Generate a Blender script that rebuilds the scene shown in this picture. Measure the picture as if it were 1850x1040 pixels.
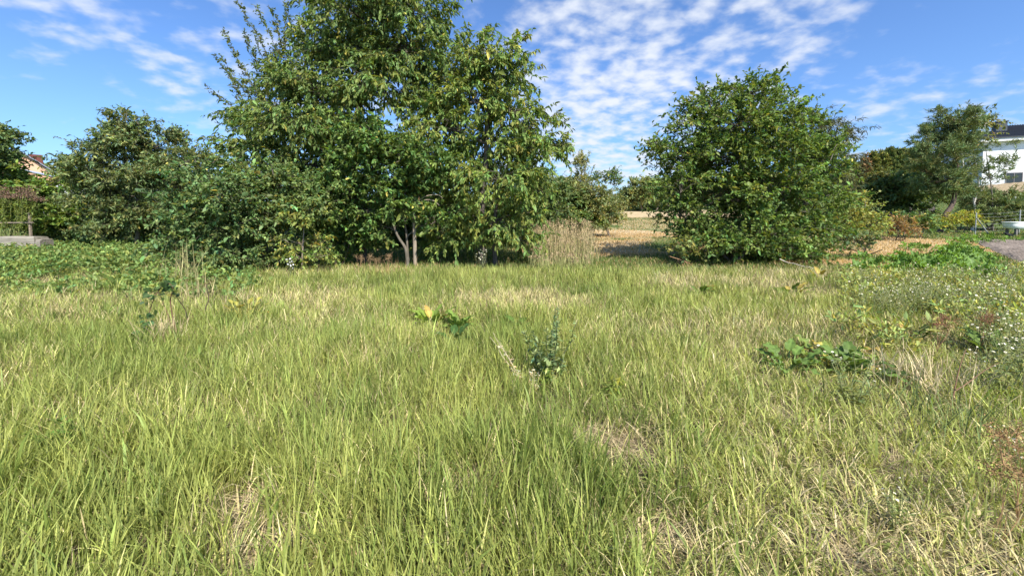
import bpy, math
import numpy as np
from mathutils import Vector

for o in list(bpy.data.objects):
    bpy.data.objects.remove(o)
S = bpy.context.scene
C = S.collection
R = np.random.default_rng(7)

# ------------------------------------------------------------------ camera, sky, sun, exposure
F, CX, CY, PITCH, H = 720.0, 925.0, 427.7, math.radians(3.0), 1.55
cam = bpy.data.cameras.new("camera")
cam.sensor_width = 36.0
cam.lens = F / 1850 * 36
cam.shift_y = -(520 - CY) / 1850
cam.clip_start, cam.clip_end = 0.05, 2000
cam_o = bpy.data.objects.new("camera", cam)
cam_o.location = (0, 0, H)
cam_o.rotation_euler = (math.radians(90) - PITCH, 0, 0)
C.objects.link(cam_o)
S.camera = cam_o

SUN_EL = math.radians(46)
SUN_AZ = math.radians(154)             # from +Y towards +X
sx, sy, sz = (math.sin(SUN_AZ) * math.cos(SUN_EL), math.cos(SUN_AZ) * math.cos(SUN_EL), math.sin(SUN_EL))
sl = bpy.data.lights.new("sun", 'SUN')
sl.energy, sl.angle, sl.color = 4.2, math.radians(0.5), (1.0, 0.94, 0.84)
so = bpy.data.objects.new("sun", sl)
so.rotation_euler = Vector((sx, sy, sz)).to_track_quat('Z', 'Y').to_euler()
so.location = (20, -20, 30)
C.objects.link(so)

S.view_settings.view_transform = 'Standard'
S.view_settings.look = 'None'
S.view_settings.exposure = 1.08
S.view_settings.gamma = 1.0
S.view_settings.use_curve_mapping = False
S.cycles.max_bounces = 10
S.cycles.diffuse_bounces = 6
S.cycles.transmission_bounces = 6
S.cycles.glossy_bounces = 2
S.cycles.use_denoising = True
S.cycles.sample_clamp_indirect = 10.0

def pix_dir(u, v):
    fx, fz = math.cos(PITCH), -math.sin(PITCH)
    a, b = (u - CX) / F, (CY - v) / F
    d = np.array([a, fx + b * math.sin(PITCH), fz + b * math.cos(PITCH)])
    return d

def make_world():
    w = bpy.data.worlds.new("World")
    S.world = w
    w.use_nodes = True
    nt = w.node_tree
    nt.nodes.clear()
    N, L = nt.nodes.new, nt.links.new
    out, bg = N('ShaderNodeOutputWorld'), N('ShaderNodeBackground')
    bg.inputs['Strength'].default_value = 0.115
    L(bg.outputs[0], out.inputs[0])
    sky = N('ShaderNodeTexSky')
    sky.sky_type = 'NISHITA'
    sky.sun_disc = False
    sky.sun_elevation, sky.sun_rotation = SUN_EL, SUN_AZ
    sky.air_density, sky.dust_density, sky.ozone_density = 1.0, 1.2, 2.0
    tint = N('ShaderNodeMix'); tint.data_type = 'RGBA'; tint.blend_type = 'MULTIPLY'
    tint.inputs[0].default_value = 1.0
    L(sky.outputs[0], tint.inputs[6]); tint.inputs[7].default_value = SKY_TINT
    tc = N('ShaderNodeTexCoord')
    sep = N('ShaderNodeSeparateXYZ'); L(tc.outputs['Generated'], sep.inputs[0])

    def m(op, a, b=None, c=None, clamp=False):
        n = N('ShaderNodeMath'); n.operation = op; n.use_clamp = clamp
        for i, x in enumerate((a, b, c)):
            if x is None: continue
            if isinstance(x, (int, float)): n.inputs[i].default_value = x
            else: L(x, n.inputs[i])
        return n.outputs[0]
    zz = m('ADD', m('MAXIMUM', sep.outputs[2], 0.0), 0.26)
    px, py = m('DIVIDE', sep.outputs[0], zz), m('DIVIDE', sep.outputs[1], zz)
    comb = N('ShaderNodeCombineXYZ'); L(px, comb.inputs[0]); L(py, comb.inputs[1])
    mp = N('ShaderNodeMapping'); L(comb.outputs[0], mp.inputs[0])
    mp.inputs['Rotation'].default_value = (0, 0, math.radians(-15))
    mp.inputs['Scale'].default_value = (1.15, 1.25, 1)

    def noise(scale, detail, rough, dist=0.0, vec=mp.outputs[0]):
        n = N('ShaderNodeTexNoise'); n.inputs['Scale'].default_value = scale
        n.inputs['Detail'].default_value = detail; n.inputs['Roughness'].default_value = rough
        n.inputs['Distortion'].default_value = dist
        L(vec, n.inputs['Vector']); return n.outputs[0]

    def ramp(x, lo, hi):
        n = N('ShaderNodeMapRange'); n.interpolation_type = 'SMOOTHSTEP'
        L(x, n.inputs[0]); n.inputs[1].default_value = lo; n.inputs[2].default_value = hi
        return n.outputs[0]
    cells = noise(9.5, 4, 0.48, 0.1)
    broad = noise(1.6, 3, 0.5)
    # where the cloud banks stand in the sky: lobes round fixed directions
    mask = None
    for u, v, rad, wgt in CLOUD_BANKS:
        d = pix_dir(u, v); d /= np.linalg.norm(d)
        dn = N('ShaderNodeVectorMath'); dn.operation = 'DOT_PRODUCT'
        nrm = N('ShaderNodeVectorMath'); nrm.operation = 'NORMALIZE'
        L(tc.outputs['Generated'], nrm.inputs[0]); L(nrm.outputs[0], dn.inputs[0])
        dn.inputs[1].default_value = tuple(d)
        lob = m('MULTIPLY', ramp(dn.outputs['Value'], math.cos(math.radians(rad)), math.cos(math.radians(rad * 0.25))), wgt)
        mask = lob if mask is None else m('MAXIMUM', mask, lob)
    s = m('ADD', m('ADD', cells, m('MULTIPLY', m('SUBTRACT', broad, 0.5), 0.35)), m('MULTIPLY', m('SUBTRACT', mask, 0.55), 0.34))
    cov = m('MULTIPLY', ramp(s, 0.42, 0.86), m('MULTIPLY_ADD', mask, 0.5, 0.5))
    cov = m('MULTIPLY', cov, ramp(sep.outputs[2], 0.0, 0.06))
    mix = N('ShaderNodeMix'); mix.data_type = 'RGBA'
    L(cov, mix.inputs[0]); L(tint.outputs[2], mix.inputs[6])
    mix.inputs[7].default_value = CLOUD_COL
    L(mix.outputs[2], bg.inputs[0])

SKY_TINT = (0.49, 0.67, 0.92, 1)
CLOUD_COL = (3.6, 3.85, 4.3, 1)
CLOUD_BANKS = [(1130, 210, 19, 1.0), (1060, 90, 20, .86), (1330, 60, 15, .85), (1010, 300, 16, .95), (1200, 300, 12, .8),
               (450, 95, 7, .70), (315, 130, 4.5, .72), (262, 88, 3.5, .66), (95, 8, 6, .72), (75, 65, 3.5, .60),
               (1600, 245, 9, .66), (1660, 190, 5, .55), (1840, 210, 8, .6), (560, 200, 20, .6)]
make_world()

# ------------------------------------------------------------------ helpers
def hashgrid(seed, n=256):
    return np.random.default_rng(seed).random((n, n))
_HG = [hashgrid(100 + i) for i in range(4)]

def vnoise(x, y, s, k=0):
    x, y = np.asarray(x, float) * s + 37.3 * k, np.asarray(y, float) * s + 11.7 * k
    xi, yi = np.floor(x).astype(int), np.floor(y).astype(int)
    fx, fy = x - xi, y - yi
    fx, fy = fx * fx * (3 - 2 * fx), fy * fy * (3 - 2 * fy)
    g = _HG[k % 4]
    a, b = g[xi & 255, yi & 255], g[(xi + 1) & 255, yi & 255]
    c, d = g[xi & 255, (yi + 1) & 255], g[(xi + 1) & 255, (yi + 1) & 255]
    return (a * (1 - fx) + b * fx) * (1 - fy) + (c * (1 - fx) + d * fx) * fy

def fbm(x, y, s, k=0, o=4):
    r, a, t = 0, 1.0, 0
    for i in range(o):
        r = r + a * vnoise(x, y, s * 2 ** i, k + i); t += a; a *= .5
    return r / t

def softplus(x, w):
    return w * np.log1p(np.exp(np.clip(np.asarray(x, float) / w, -40, 40)))

def T(x, y):
    """height of the ground"""
    x, y = np.asarray(x, float), np.asarray(y, float)
    z = .04 * softplus(y - 16, 1.5) + .1 * softplus(x - 35, 2.0) * np.clip((y - 8) / 15, 0, 1)
    z = z + .05 * softplus(-x - 34, 3.) * np.clip((y - 8) / 15, 0, 1)
    z = z + .10 * (fbm(x, y, .45, 1, 3) - .5) * np.clip(np.hypot(x, y) / 4, .3, 1)
    return z

def P(u, v, Y):
    d = pix_dir(u, v)
    return np.array([0, 0, H]) + d * (Y / d[1])

def G(u, v):
    """the point of the ground seen at a place of the photograph"""
    d = pix_dir(u, v); d = d / d[1]
    Y = np.geomspace(1.0, 200, 900)
    hit = np.nonzero(H + d[2] * Y <= T(d[0] * Y, Y))[0]
    if len(hit):
        Y = Y[hit[0]]
        return np.array([d[0] * Y, Y, float(T(d[0] * Y, Y))])
    return np.array([d[0] * 200, 200, float(T(d[0] * 200, 200))])

def ground_at(x, y):
    return np.array([x, y, float(T(x, y))])

def unit(a):
    return a / np.maximum(np.linalg.norm(a, axis=-1, keepdims=True), 1e-9)

class Acc:
    """collects vertices, faces and colours, then links them as ONE mesh object"""
    def __init__(s): s.v, s.q, s.t, s.c, s.n = [], [], [], [], 0
    def add(s, v, f, c):
        v = np.asarray(v, float).reshape(-1, 3)
        f = np.asarray(f, int) + s.n
        c = np.asarray(c, float)
        c = np.broadcast_to(c, (len(v), 3)) if c.ndim == 1 else c.reshape(-1, 3)
        s.v.append(v); s.c.append(c); s.n += len(v)
        (s.q if f.shape[1] == 4 else s.t).append(f)
    def build(s, name, mat, parent=None, origin=None, smooth=False):
        v, c = np.concatenate(s.v), np.concatenate(s.c)
        if parent is not None:
            origin = np.array(parent.matrix_basis.translation) if origin is None else origin
        if origin is not None: v = v - np.asarray(origin)
        me = bpy.data.meshes.new(name)
        q = np.concatenate(s.q).ravel() if s.q else np.zeros(0, int)
        t = np.concatenate(s.t).ravel() if s.t else np.zeros(0, int)
        nq, ntr = len(q) // 4, len(t) // 3
        me.vertices.add(len(v)); me.vertices.foreach_set('co', v.astype(np.float32).ravel())
        me.loops.add(len(q) + len(t)); me.loops.foreach_set('vertex_index', np.concatenate([q, t]).astype(np.int32))
        me.polygons.add(nq + ntr)
        me.polygons.foreach_set('loop_start', np.concatenate([np.arange(nq) * 4, len(q) + np.arange(ntr) * 3]).astype(np.int32))
        me.update(calc_edges=True)
        a = me.color_attributes.new('Col', 'FLOAT_COLOR', 'POINT')
        a.data.foreach_set('color', np.concatenate([np.clip(c, 0, 1), np.ones((len(c), 1))], 1).astype(np.float32).ravel())
        soft = smooth or mat.name in ('tree_leaf', 'grass_blade', 'dry_straw', 'broad_leaf', 'needle_leaf')
        me.polygons.foreach_set('use_smooth', np.full(nq + ntr, soft, bool))
        me.materials.append(mat)
        o = bpy.data.objects.new(name, me); C.objects.link(o)
        if parent is not None: o.parent = parent
        elif origin is not None: o.location = tuple(origin)
        return o

def tag(o, label=None, cat=None, group=None, kind=None):
    if label: o['label'] = label
    if cat: o['category'] = cat
    if group: o['group'] = group
    if kind: o['kind'] = kind
    return o

def thing(name, label, cat, loc, group=None):
    o = bpy.data.objects.new(name, None); C.objects.link(o)
    o.location = tuple(float(a) for a in loc)
    o.empty_display_size = .1
    return tag(o, label, cat, group)

def grid_faces(nu, nv, closed=False):
    """quads of a grid of nu rows by nv columns"""
    i, j = np.meshgrid(np.arange(nu - 1), np.arange(nv if closed else nv - 1), indexing='ij')
    i, j = i.ravel(), j.ravel(); j2 = (j + 1) % nv
    return np.stack([i * nv + j, i * nv + j2, (i + 1) * nv + j2, (i + 1) * nv + j], 1)

def tube(acc, pts, rad, col, sides=6, wob=0.0):
    pts = np.asarray(pts, float); n = len(pts)
    rad = np.broadcast_to(np.asarray(rad, float), (n,))
    tg = unit(np.gradient(pts, axis=0))
    ref = np.where(np.abs(tg[:, 2:3]) > .9, np.array([[1., 0, 0]]), np.array([[0, 0, 1.]]))
    ref = np.broadcast_to(ref[0], tg.shape) if np.all(np.abs(tg @ ref[0]) < .95) else ref
    a = unit(np.cross(tg, ref)); b = np.cross(tg, a)
    th = np.arange(sides) / sides * 2 * np.pi
    r = rad[:, None, None] * (1 + wob * R.normal(size=(n, sides, 1)))
    v = pts[:, None] + r * (a[:, None] * np.cos(th)[None, :, None] + b[:, None] * np.sin(th)[None, :, None])
    acc.add(v, grid_faces(n, sides, True), col)
    if rad[-1] > .004:
        k = acc.n
        acc.add(np.concatenate([v[-1], v[-1].mean(0, keepdims=True)]), [[i, (i + 1) % sides, sides] for i in range(sides)], col)

def curve(p0, p1, sag=0.0, n=7, jit=0.0):
    t = np.linspace(0, 1, n)[:, None]
    p = np.asarray(p0) * (1 - t) + np.asarray(p1) * t
    p[:, 2] += sag * (4 * t * (1 - t))[:, 0]
    if jit: p[1:-1] += R.normal(size=(n - 2, 3)) * jit
    return p

def smooth_path(pts, k=5):
    """Catmull-Rom through the points"""
    p = np.asarray(pts, float)
    p = np.concatenate([[2 * p[0] - p[1]], p, [2 * p[-1] - p[-2]]])
    out = []
    for i in range(1, len(p) - 2):
        for t in np.arange(k) / k:
            a, b, c, d = p[i - 1], p[i], p[i + 1], p[i + 2]
            out.append(.5 * (2 * b + (c - a) * t + (2 * a - 5 * b + 4 * c - d) * t * t + (3 * b - a - 3 * c + d) * t ** 3))
    out.append(p[-2])
    return np.array(out)

def leaf_batch(acc, B, D, Nm, L, W, col, fold=.18, curl=.15, simple=False):
    """many leaves at once: two folded halves each side of a midrib, tip curled down"""
    n = len(B)
    L, W = L[:, None], W[:, None]
    D = unit(D); Sd = unit(np.cross(D, Nm)); Nn = np.cross(Sd, D)
    dn = np.array([0, 0, -1.])
    if simple:
        l = B + D * L * .45 - Sd * W * .5 + Nn * fold * W
        r = B + D * L * .45 + Sd * W * .5 + Nn * fold * W
        t = B + D * L + dn * curl * L
        v = np.stack([B, l, t, r], 1)
        f = np.array([[0, 1, 2], [0, 2, 3]])
        k = 4
    else:
        l1 = B + D * L * .28 - Sd * W * .46 + Nn * fold * W
        r1 = B + D * L * .28 + Sd * W * .46 + Nn * fold * W
        l2 = B + D * L * .66 - Sd * W * .40 + Nn * fold * W * .9 + dn * curl * L * .4
        r2 = B + D * L * .66 + Sd * W * .40 + Nn * fold * W * .9 + dn * curl * L * .4
        t = B + D * L + dn * curl * L
        v = np.stack([B, l1, l2, t, r2, r1], 1)
        f = np.array([[0, 1, 2, 3], [0, 3, 4, 5]])
        k = 6
    ff = (f[None] + (np.arange(n) * k)[:, None, None]).reshape(-1, f.shape[1])
    acc.add(v, ff, np.repeat(col, k, 0))

def twig_batch(acc, P0, P1, P2, r, col):
    th = np.arange(3) / 3 * 2 * np.pi
    n = len(P0)
    d = unit(P2 - P0)
    ref = np.where(np.abs(d[:, 2:3]) > .9, np.array([[1., 0, 0]]), np.array([[0, 0, 1.]]))
    a = unit(np.cross(d, ref)); b = np.cross(d, a)
    ring = a[:, None] * np.cos(th)[None, :, None] + b[:, None] * np.sin(th)[None, :, None]
    rr = np.broadcast_to(np.asarray(r, float), (n,))[:, None, None]
    v = np.stack([P0[:, None] + ring * rr, P1[:, None] + ring * rr * .75, P2[:, None] + ring * rr * .4], 1)
    f = grid_faces(3, 3, True)
    ff = (f[None] + (np.arange(n) * 9)[:, None, None]).reshape(-1, 4)
    acc.add(v, ff, col)

def var_col(base, n, val=.18, hue=.08):
    c = np.tile(np.asarray(base, float), (n, 1))
    c *= np.exp(R.normal(size=(n, 1)) * val)
    h = R.normal(size=n) * hue
    c[:, 0] *= np.exp(h * 1.5); c[:, 2] *= np.exp(-h)
    return c

# ------------------------------------------------------------------ materials
def new_mat(name):
    m = bpy.data.materials.new(name); m.use_nodes = True
    nt = m.node_tree; nt.nodes.clear()
    out = nt.nodes.new('ShaderNodeOutputMaterial')
    b = nt.nodes.new('ShaderNodeBsdfPrincipled')
    nt.links.new(b.outputs[0], out.inputs[0])
    return m, nt, b, out

def mat_foliage(name, rough=.5, trans=.32, spec=.35, warm=(1.5, 1.45, .6)):
    m, nt, b, out = new_mat(name)
    at = nt.nodes.new('ShaderNodeAttribute'); at.attribute_name = 'Col'
    nz = nt.nodes.new('ShaderNodeTexNoise'); nz.inputs['Scale'].default_value = 22; nz.inputs['Detail'].default_value = 2
    geo = nt.nodes.new('ShaderNodeNewGeometry'); nt.links.new(geo.outputs['Position'], nz.inputs['Vector'])
    mr = nt.nodes.new('ShaderNodeMapRange'); mr.inputs[3].default_value = .75; mr.inputs[4].default_value = 1.25
    nt.links.new(nz.outputs[0], mr.inputs[0])
    mx = nt.nodes.new('ShaderNodeVectorMath'); mx.operation = 'SCALE'
    nt.links.new(at.outputs['Color'], mx.inputs[0]); nt.links.new(mr.outputs[0], mx.inputs['Scale'])
    nt.links.new(mx.outputs[0], b.inputs['Base Color'])
    b.inputs['Roughness'].default_value = rough
    b.inputs['Specular IOR Level'].default_value = spec
    tr = nt.nodes.new('ShaderNodeBsdfTranslucent')
    wm = nt.nodes.new('ShaderNodeVectorMath'); wm.operation = 'MULTIPLY'; wm.inputs[1].default_value = warm
    nt.links.new(mx.outputs[0], wm.inputs[0]); nt.links.new(wm.outputs[0], tr.inputs[0])
    ms = nt.nodes.new('ShaderNodeMixShader'); ms.inputs[0].default_value = trans
    nt.links.new(b.outputs[0], ms.inputs[1]); nt.links.new(tr.outputs[0], ms.inputs[2])
    nt.links.new(ms.outputs[0], out.inputs[0])
    return m

def mat_attr(name, rough=.85, scale=(8, 8, 8), amp=.35, bump=.4, spec=.2, detail=5):
    """colour of the mesh, broken up by noise of the given stretch"""
    m, nt, b, out = new_mat(name)
    at = nt.nodes.new('ShaderNodeAttribute'); at.attribute_name = 'Col'
    tc = nt.nodes.new('ShaderNodeTexCoord'); mp = nt.nodes.new('ShaderNodeMapping')
    mp.inputs['Scale'].default_value = scale
    nt.links.new(tc.outputs['Object'], mp.inputs[0])
    nz = nt.nodes.new('ShaderNodeTexNoise'); nz.inputs['Scale'].default_value = 1; nz.inputs['Detail'].default_value = detail
    nz.inputs['Roughness'].default_value = .65
    nt.links.new(mp.outputs[0], nz.inputs['Vector'])
    mr = nt.nodes.new('ShaderNodeMapRange'); mr.inputs[1].default_value = .25; mr.inputs[2].default_value = .75
    mr.inputs[3].default_value = 1 - amp; mr.inputs[4].default_value = 1 + amp
    nt.links.new(nz.outputs[0], mr.inputs[0])
    mx = nt.nodes.new('ShaderNodeVectorMath'); mx.operation = 'SCALE'
    nt.links.new(at.outputs['Color'], mx.inputs[0]); nt.links.new(mr.outputs[0], mx.inputs['Scale'])
    nt.links.new(mx.outputs[0], b.inputs['Base Color'])
    b.inputs['Roughness'].default_value = rough; b.inputs['Specular IOR Level'].default_value = spec
    if bump:
        bp = nt.nodes.new('ShaderNodeBump'); bp.inputs['Strength'].default_value = bump; bp.inputs['Distance'].default_value = .02
        nt.links.new(nz.outputs[0], bp.inputs['Height']); nt.links.new(bp.outputs[0], b.inputs['Normal'])
    return m

M_LEAF = mat_foliage('tree_leaf', .5, .34, .22)
M_NEEDLE = mat_foliage('needle_leaf', .6, .12, .2)
M_GRASS = mat_foliage('grass_blade', .5, .38, .25, (1.35, 1.35, .7))
M_STRAW = mat_foliage('dry_straw', .7, .18, .15, (1.1, 1.1, 1.0))
M_BROAD = mat_foliage('broad_leaf', .5, .30, .22)
M_BARK = mat_attr('bark', .9, (14, 14, 3.5), .45, .8)
M_STEM = mat_attr('stem', .8, (30, 30, 8), .25, .0)
M_PETAL = mat_attr('petal', .7, (40, 40, 40), .08, 0)
M_SOIL = mat_attr('soil', .95, (3, 3, 3), .4, .9, .1, 9)
M_WALL = mat_attr('render_wall', .9, (1.5, 1.5, 1.5), .05, .1, .2)
M_ROOF = mat_attr('roof_tile', .7, (3, 3, 3), .2, .2, .3)
M_WOOD = mat_attr('weathered_wood', .9, (2.2, 14, 14), .42, .9)
M_PAINT = mat_attr('painted_metal', .35, (6, 6, 6), .06, .0, .5)
M_GLASS, _nt, _b, _o = new_mat('window_glass')
_b.inputs['Base Color'].default_value = (.03, .035, .04, 1); _b.inputs['Roughness'].default_value = .08

# ------------------------------------------------------------------ ground
DRY = [  # centre x, y, radius x, y : mown or dried-out places
    (7.4, 26.0, 4.2, 3.6), (3.4, 16.2, 3.0, 1.6), (4.6, 20.0, 2.4, 2.2), (10.8, 12.9, 2.0, .6), (20.5, 19.2, 6.0, 4.4), (15, 16.5, 4, 1.6), (12.5, 12.4, 2, .7)]

def dry_zone(x, y):
    w = (fbm(x, y, .5, 2) - .5) * 1.4
    r = np.zeros(np.shape(x))
    for cx, cy, rx, ry in DRY:
        d = np.sqrt(((x - cx) / rx) ** 2 + ((y - cy) / ry) ** 2) + w
        r = np.maximum(r, np.clip((1.15 - d) / .4, 0, 1))
    far = np.clip((y - 46) / 4, 0, 1) * np.clip((x - 8) / 4, 0, 1) * np.clip((40 - x) / 5, 0, 1)
    slope = .55 * np.clip((y - 28) / 3, 0, 1) * np.clip((48 - y) / 4, 0, 1) * np.clip((x - 4) / 2, 0, 1) * np.clip((20 - x) / 3, 0, 1) * (fbm(x, y, .25, 1) > .42)
    return np.maximum(np.maximum(r, far), slope)

SOIL_POLY = [G(1752, 432), G(1905, 432), G(2000, 500), G(1868, 486)]

def in_poly(x, y, poly):
    r = np.zeros(np.shape(x), bool)
    n = len(poly)
    for i in range(n):
        x0, y0, x1, y1 = poly[i][0], poly[i][1], poly[(i + 1) % n][0], poly[(i + 1) % n][1]
        hit = ((y0 > y) != (y1 > y)) & (x < (x1 - x0) * (y - y0) / (y1 - y0 + 1e-12) + x0)
        r ^= hit
    return r

def make_ground():
    xs = np.concatenate([-np.geomspace(420, 40, 14)[:-1], np.linspace(-40, 40, 321), np.geomspace(40, 420, 14)[1:]])
    ys = np.concatenate([np.linspace(-60, -2, 12)[:-1], np.linspace(-2, 32, 200), np.linspace(32, 110, 80)[1:], np.geomspace(110, 500, 10)[1:]])
    y, x = np.meshgrid(ys, xs, indexing='ij')
    z = T(x, y)
    n1 = fbm(x, y, 1.3, 0)
    green = np.array([.085, .12, .035]); brown = np.array([.15, .12, .07]); tan = np.array([.42, .32, .18])
    k = np.clip((n1 - .35) * 3, 0, 1)[..., None]
    c = brown * (1 - k) + np.array([.12, .11, .05]) * k
    far = np.clip((y - 11) / 3, 0, 1)[..., None]
    c = c * (1 - far) + (green * (.8 + .5 * n1[..., None])) * far
    d = dry_zone(x, y)[..., None]
    c = c * (1 - d) + tan * (.75 + .5 * n1[..., None]) * d
    a = Acc(); a.add(np.stack([x, y, z], -1), grid_faces(len(ys), len(xs)), c)
    tag(a.build('ground', M_SOIL, smooth=True), 'uneven meadow ground rising gently to the houses', 'ground', kind='structure')
    # ploughed plot on the right
    n = 90
    p = [np.array(q) for q in SOIL_POLY]
    s, t = np.meshgrid(np.linspace(0, 1, n), np.linspace(0, 1, n), indexing='ij')
    s, t = s[..., None], t[..., None]
    q = (p[0] * (1 - s) + p[1] * s) * (1 - t) + (p[3] * (1 - s) + p[2] * s) * t
    x, y = q[..., 0], q[..., 1]
    edge = np.minimum(np.minimum(s, 1 - s), np.minimum(t, 1 - t))[..., 0]
    z = T(x, y) + .02 + np.clip(edge * 8, 0, 1) * (.11 * fbm(x, y, 3.1, 3) + .035 * R.random(x.shape)) - (edge < .004) * .08
    c = np.array([.20, .165, .135]) * (.75 + .5 * fbm(x, y, 2.2, 2)[..., None])
    a = Acc(); a.add(np.stack([x, y, z], -1), grid_faces(n, n), c)
    tag(a.build('ploughed_soil', M_SOIL, smooth=True), 'bare grey-brown dug soil plot beside the leafy crop plants', 'soil', kind='structure')
make_ground()

# ------------------------------------------------------------------ grass
BARE = [G(430, 935)[:2].tolist() + [.16], G(1120, 825)[:2].tolist() + [.22], G(1195, 990)[:2].tolist() + [.14], G(1080, 790)[:2].tolist() + [.11],
        G(1010, 752)[:2].tolist() + [.09], G(1520, 1015)[:2].tolist() + [.09], G(830, 890)[:2].tolist() + [.10], G(560, 750)[:2].tolist() + [.1],
        G(1420, 760)[:2].tolist() + [.12], G(470, 1010)[:2].tolist() + [.14], G(1640, 860)[:2].tolist() + [.08]]

CLEAR = [G(u, v)[:2].tolist() + [r] for u, v, r in ((780, 588, .42), (828, 600, .34), (822, 625, .2), (940, 600, .22), (1420, 668, .36), (1500, 662, .4), (1545, 680, .36), (1428, 535, .4), (1480, 505, .4),
    (1265, 535, .3), (1590, 528, .3), (1640, 615, .3), (1800, 650, .25), (440, 575, .25), (990, 690, .24), (262, 622, .2), (1108, 725, .14), (95, 830, .12), (925, 690, .08), (905, 880, .06), (325, 618, .14), (1712, 745, .1))]

def cleared(x, y):
    r = np.ones(np.shape(x))
    for cx, cy, rad in CLEAR:
        d = np.hypot((x - cx), (y - cy + rad * .45) * .7) / rad
        r = np.minimum(r, np.clip((d - .45) / .7, .35, 1))
    return r

def bareness(x, y):
    r = np.zeros(np.shape(x))
    w = (fbm(x, y, 4, 1) - .5) * .9
    for cx, cy, rad in BARE:
        r = np.maximum(r, np.clip(1.35 - np.hypot((x - cx) * .8, y - cy) / rad + w, 0, 1))
    return r

def dryness(x, y):
    """how much of the sward is straw: more on the right and in patches"""
    a = np.clip((x / np.maximum(y, .6) - .15) * .8, 0, .32) * np.clip((8 - y) / 4, 0, 1)
    b = np.clip((fbm(x, y, .55, 3) - .5) * 2.6, -.25, .45)
    band = .35 * np.exp(-((y - 5.2) / .8) ** 2) * np.clip((x - .3) / .8, 0, 1)
    far = .12 * np.clip((y - 5.5) / 2, 0, 1) * (fbm(x, y, .9, 1) > .5)
    left = -.12 * np.clip(-x / np.maximum(y, .6), 0, 1)
    return np.clip(.385 + a + b + band + far + left + .5 * bareness(x, y), .06, .9)

def meadow_zone(x, y):
    """1 where the tall sward grows"""
    edge = 11.4 + 1.2 * (fbm(x, y, .35, 2) - .5) - .04 * np.abs(x)
    r = np.clip((edge - y) / .5, 0, 1)
    crop = np.clip((-x - 4.9 - .55 * (y - 8)) * .0, 0, 1)
    left = np.clip((x + 5.6 + .62 * (y - 7.5)) / 1.2, 0, 1)       # weeds take over far on the left
    left = np.where(y < 6.8, 1, np.maximum(left, .3))
    right = np.clip((7.2 + .35 * (y - 8) - x) / 1.0, .5, 1)
    return r * left * np.where(y > 5.5, right, 1)

def blades(acc, n, x, y, h, w, dirn, lean, bend, ctip, cbase, segs=3):
    z = T(x, y)
    tw = dirn + np.pi / 2 + R.normal(size=n) * .5
    sd = np.stack([np.cos(tw), np.sin(tw), np.zeros(n)], 1)
    dx = np.stack([np.cos(dirn), np.sin(dirn), np.zeros(n)], 1)
    p = np.stack([x, y, z - .01], 1)
    ts = np.linspace(0, 1, segs + 1)
    wid = np.interp(ts, [0, .3, .7, 1], [.6, 1, .72, .06])
    vs, cs = [], []
    for i, t in enumerate(ts):
        if i:
            tm = (ts[i - 1] + t) / 2
            th = lean + bend * tm * tm
            p = p + (dx * np.sin(th)[:, None] + np.array([0, 0, 1.]) * np.cos(th)[:, None]) * (h / segs)[:, None]
        hw = (w * wid[i] / 2)[:, None]
        vs += [p - sd * hw, p + sd * hw]
        k = np.clip(t * 1.6, 0, 1)
        cs += [cbase * (1 - k) + ctip * k] * 2
    k = 2 * (segs + 1)
    v, c = np.stack(vs, 1), np.stack(cs, 1)
    f = np.array([[2 * i, 2 * i + 1, 2 * i + 3, 2 * i + 2] for i in range(segs)])
    acc.add(v, (f[None] + (np.arange(n) * k)[:, None, None]).reshape(-1, 4), c)

GREEN, YGREEN, STRAW, DARKG = np.array([.165, .228, .05]), np.array([.395, .415, .112]), np.array([.53, .455, .27]), np.array([.055, .115, .028])

def scatter(y0, y1, dens, slope=1.33, marg=1.3):
    A = (y1 - y0) * 2 * (slope * (y0 + y1) / 2 + marg)
    n = int(A * dens)
    y = np.sqrt(R.random(n) * (y1 ** 2 - y0 ** 2) + y0 ** 2)
    x = (R.random(n) * 2 - 1) * (slope * y + marg)
    return x, y

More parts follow.
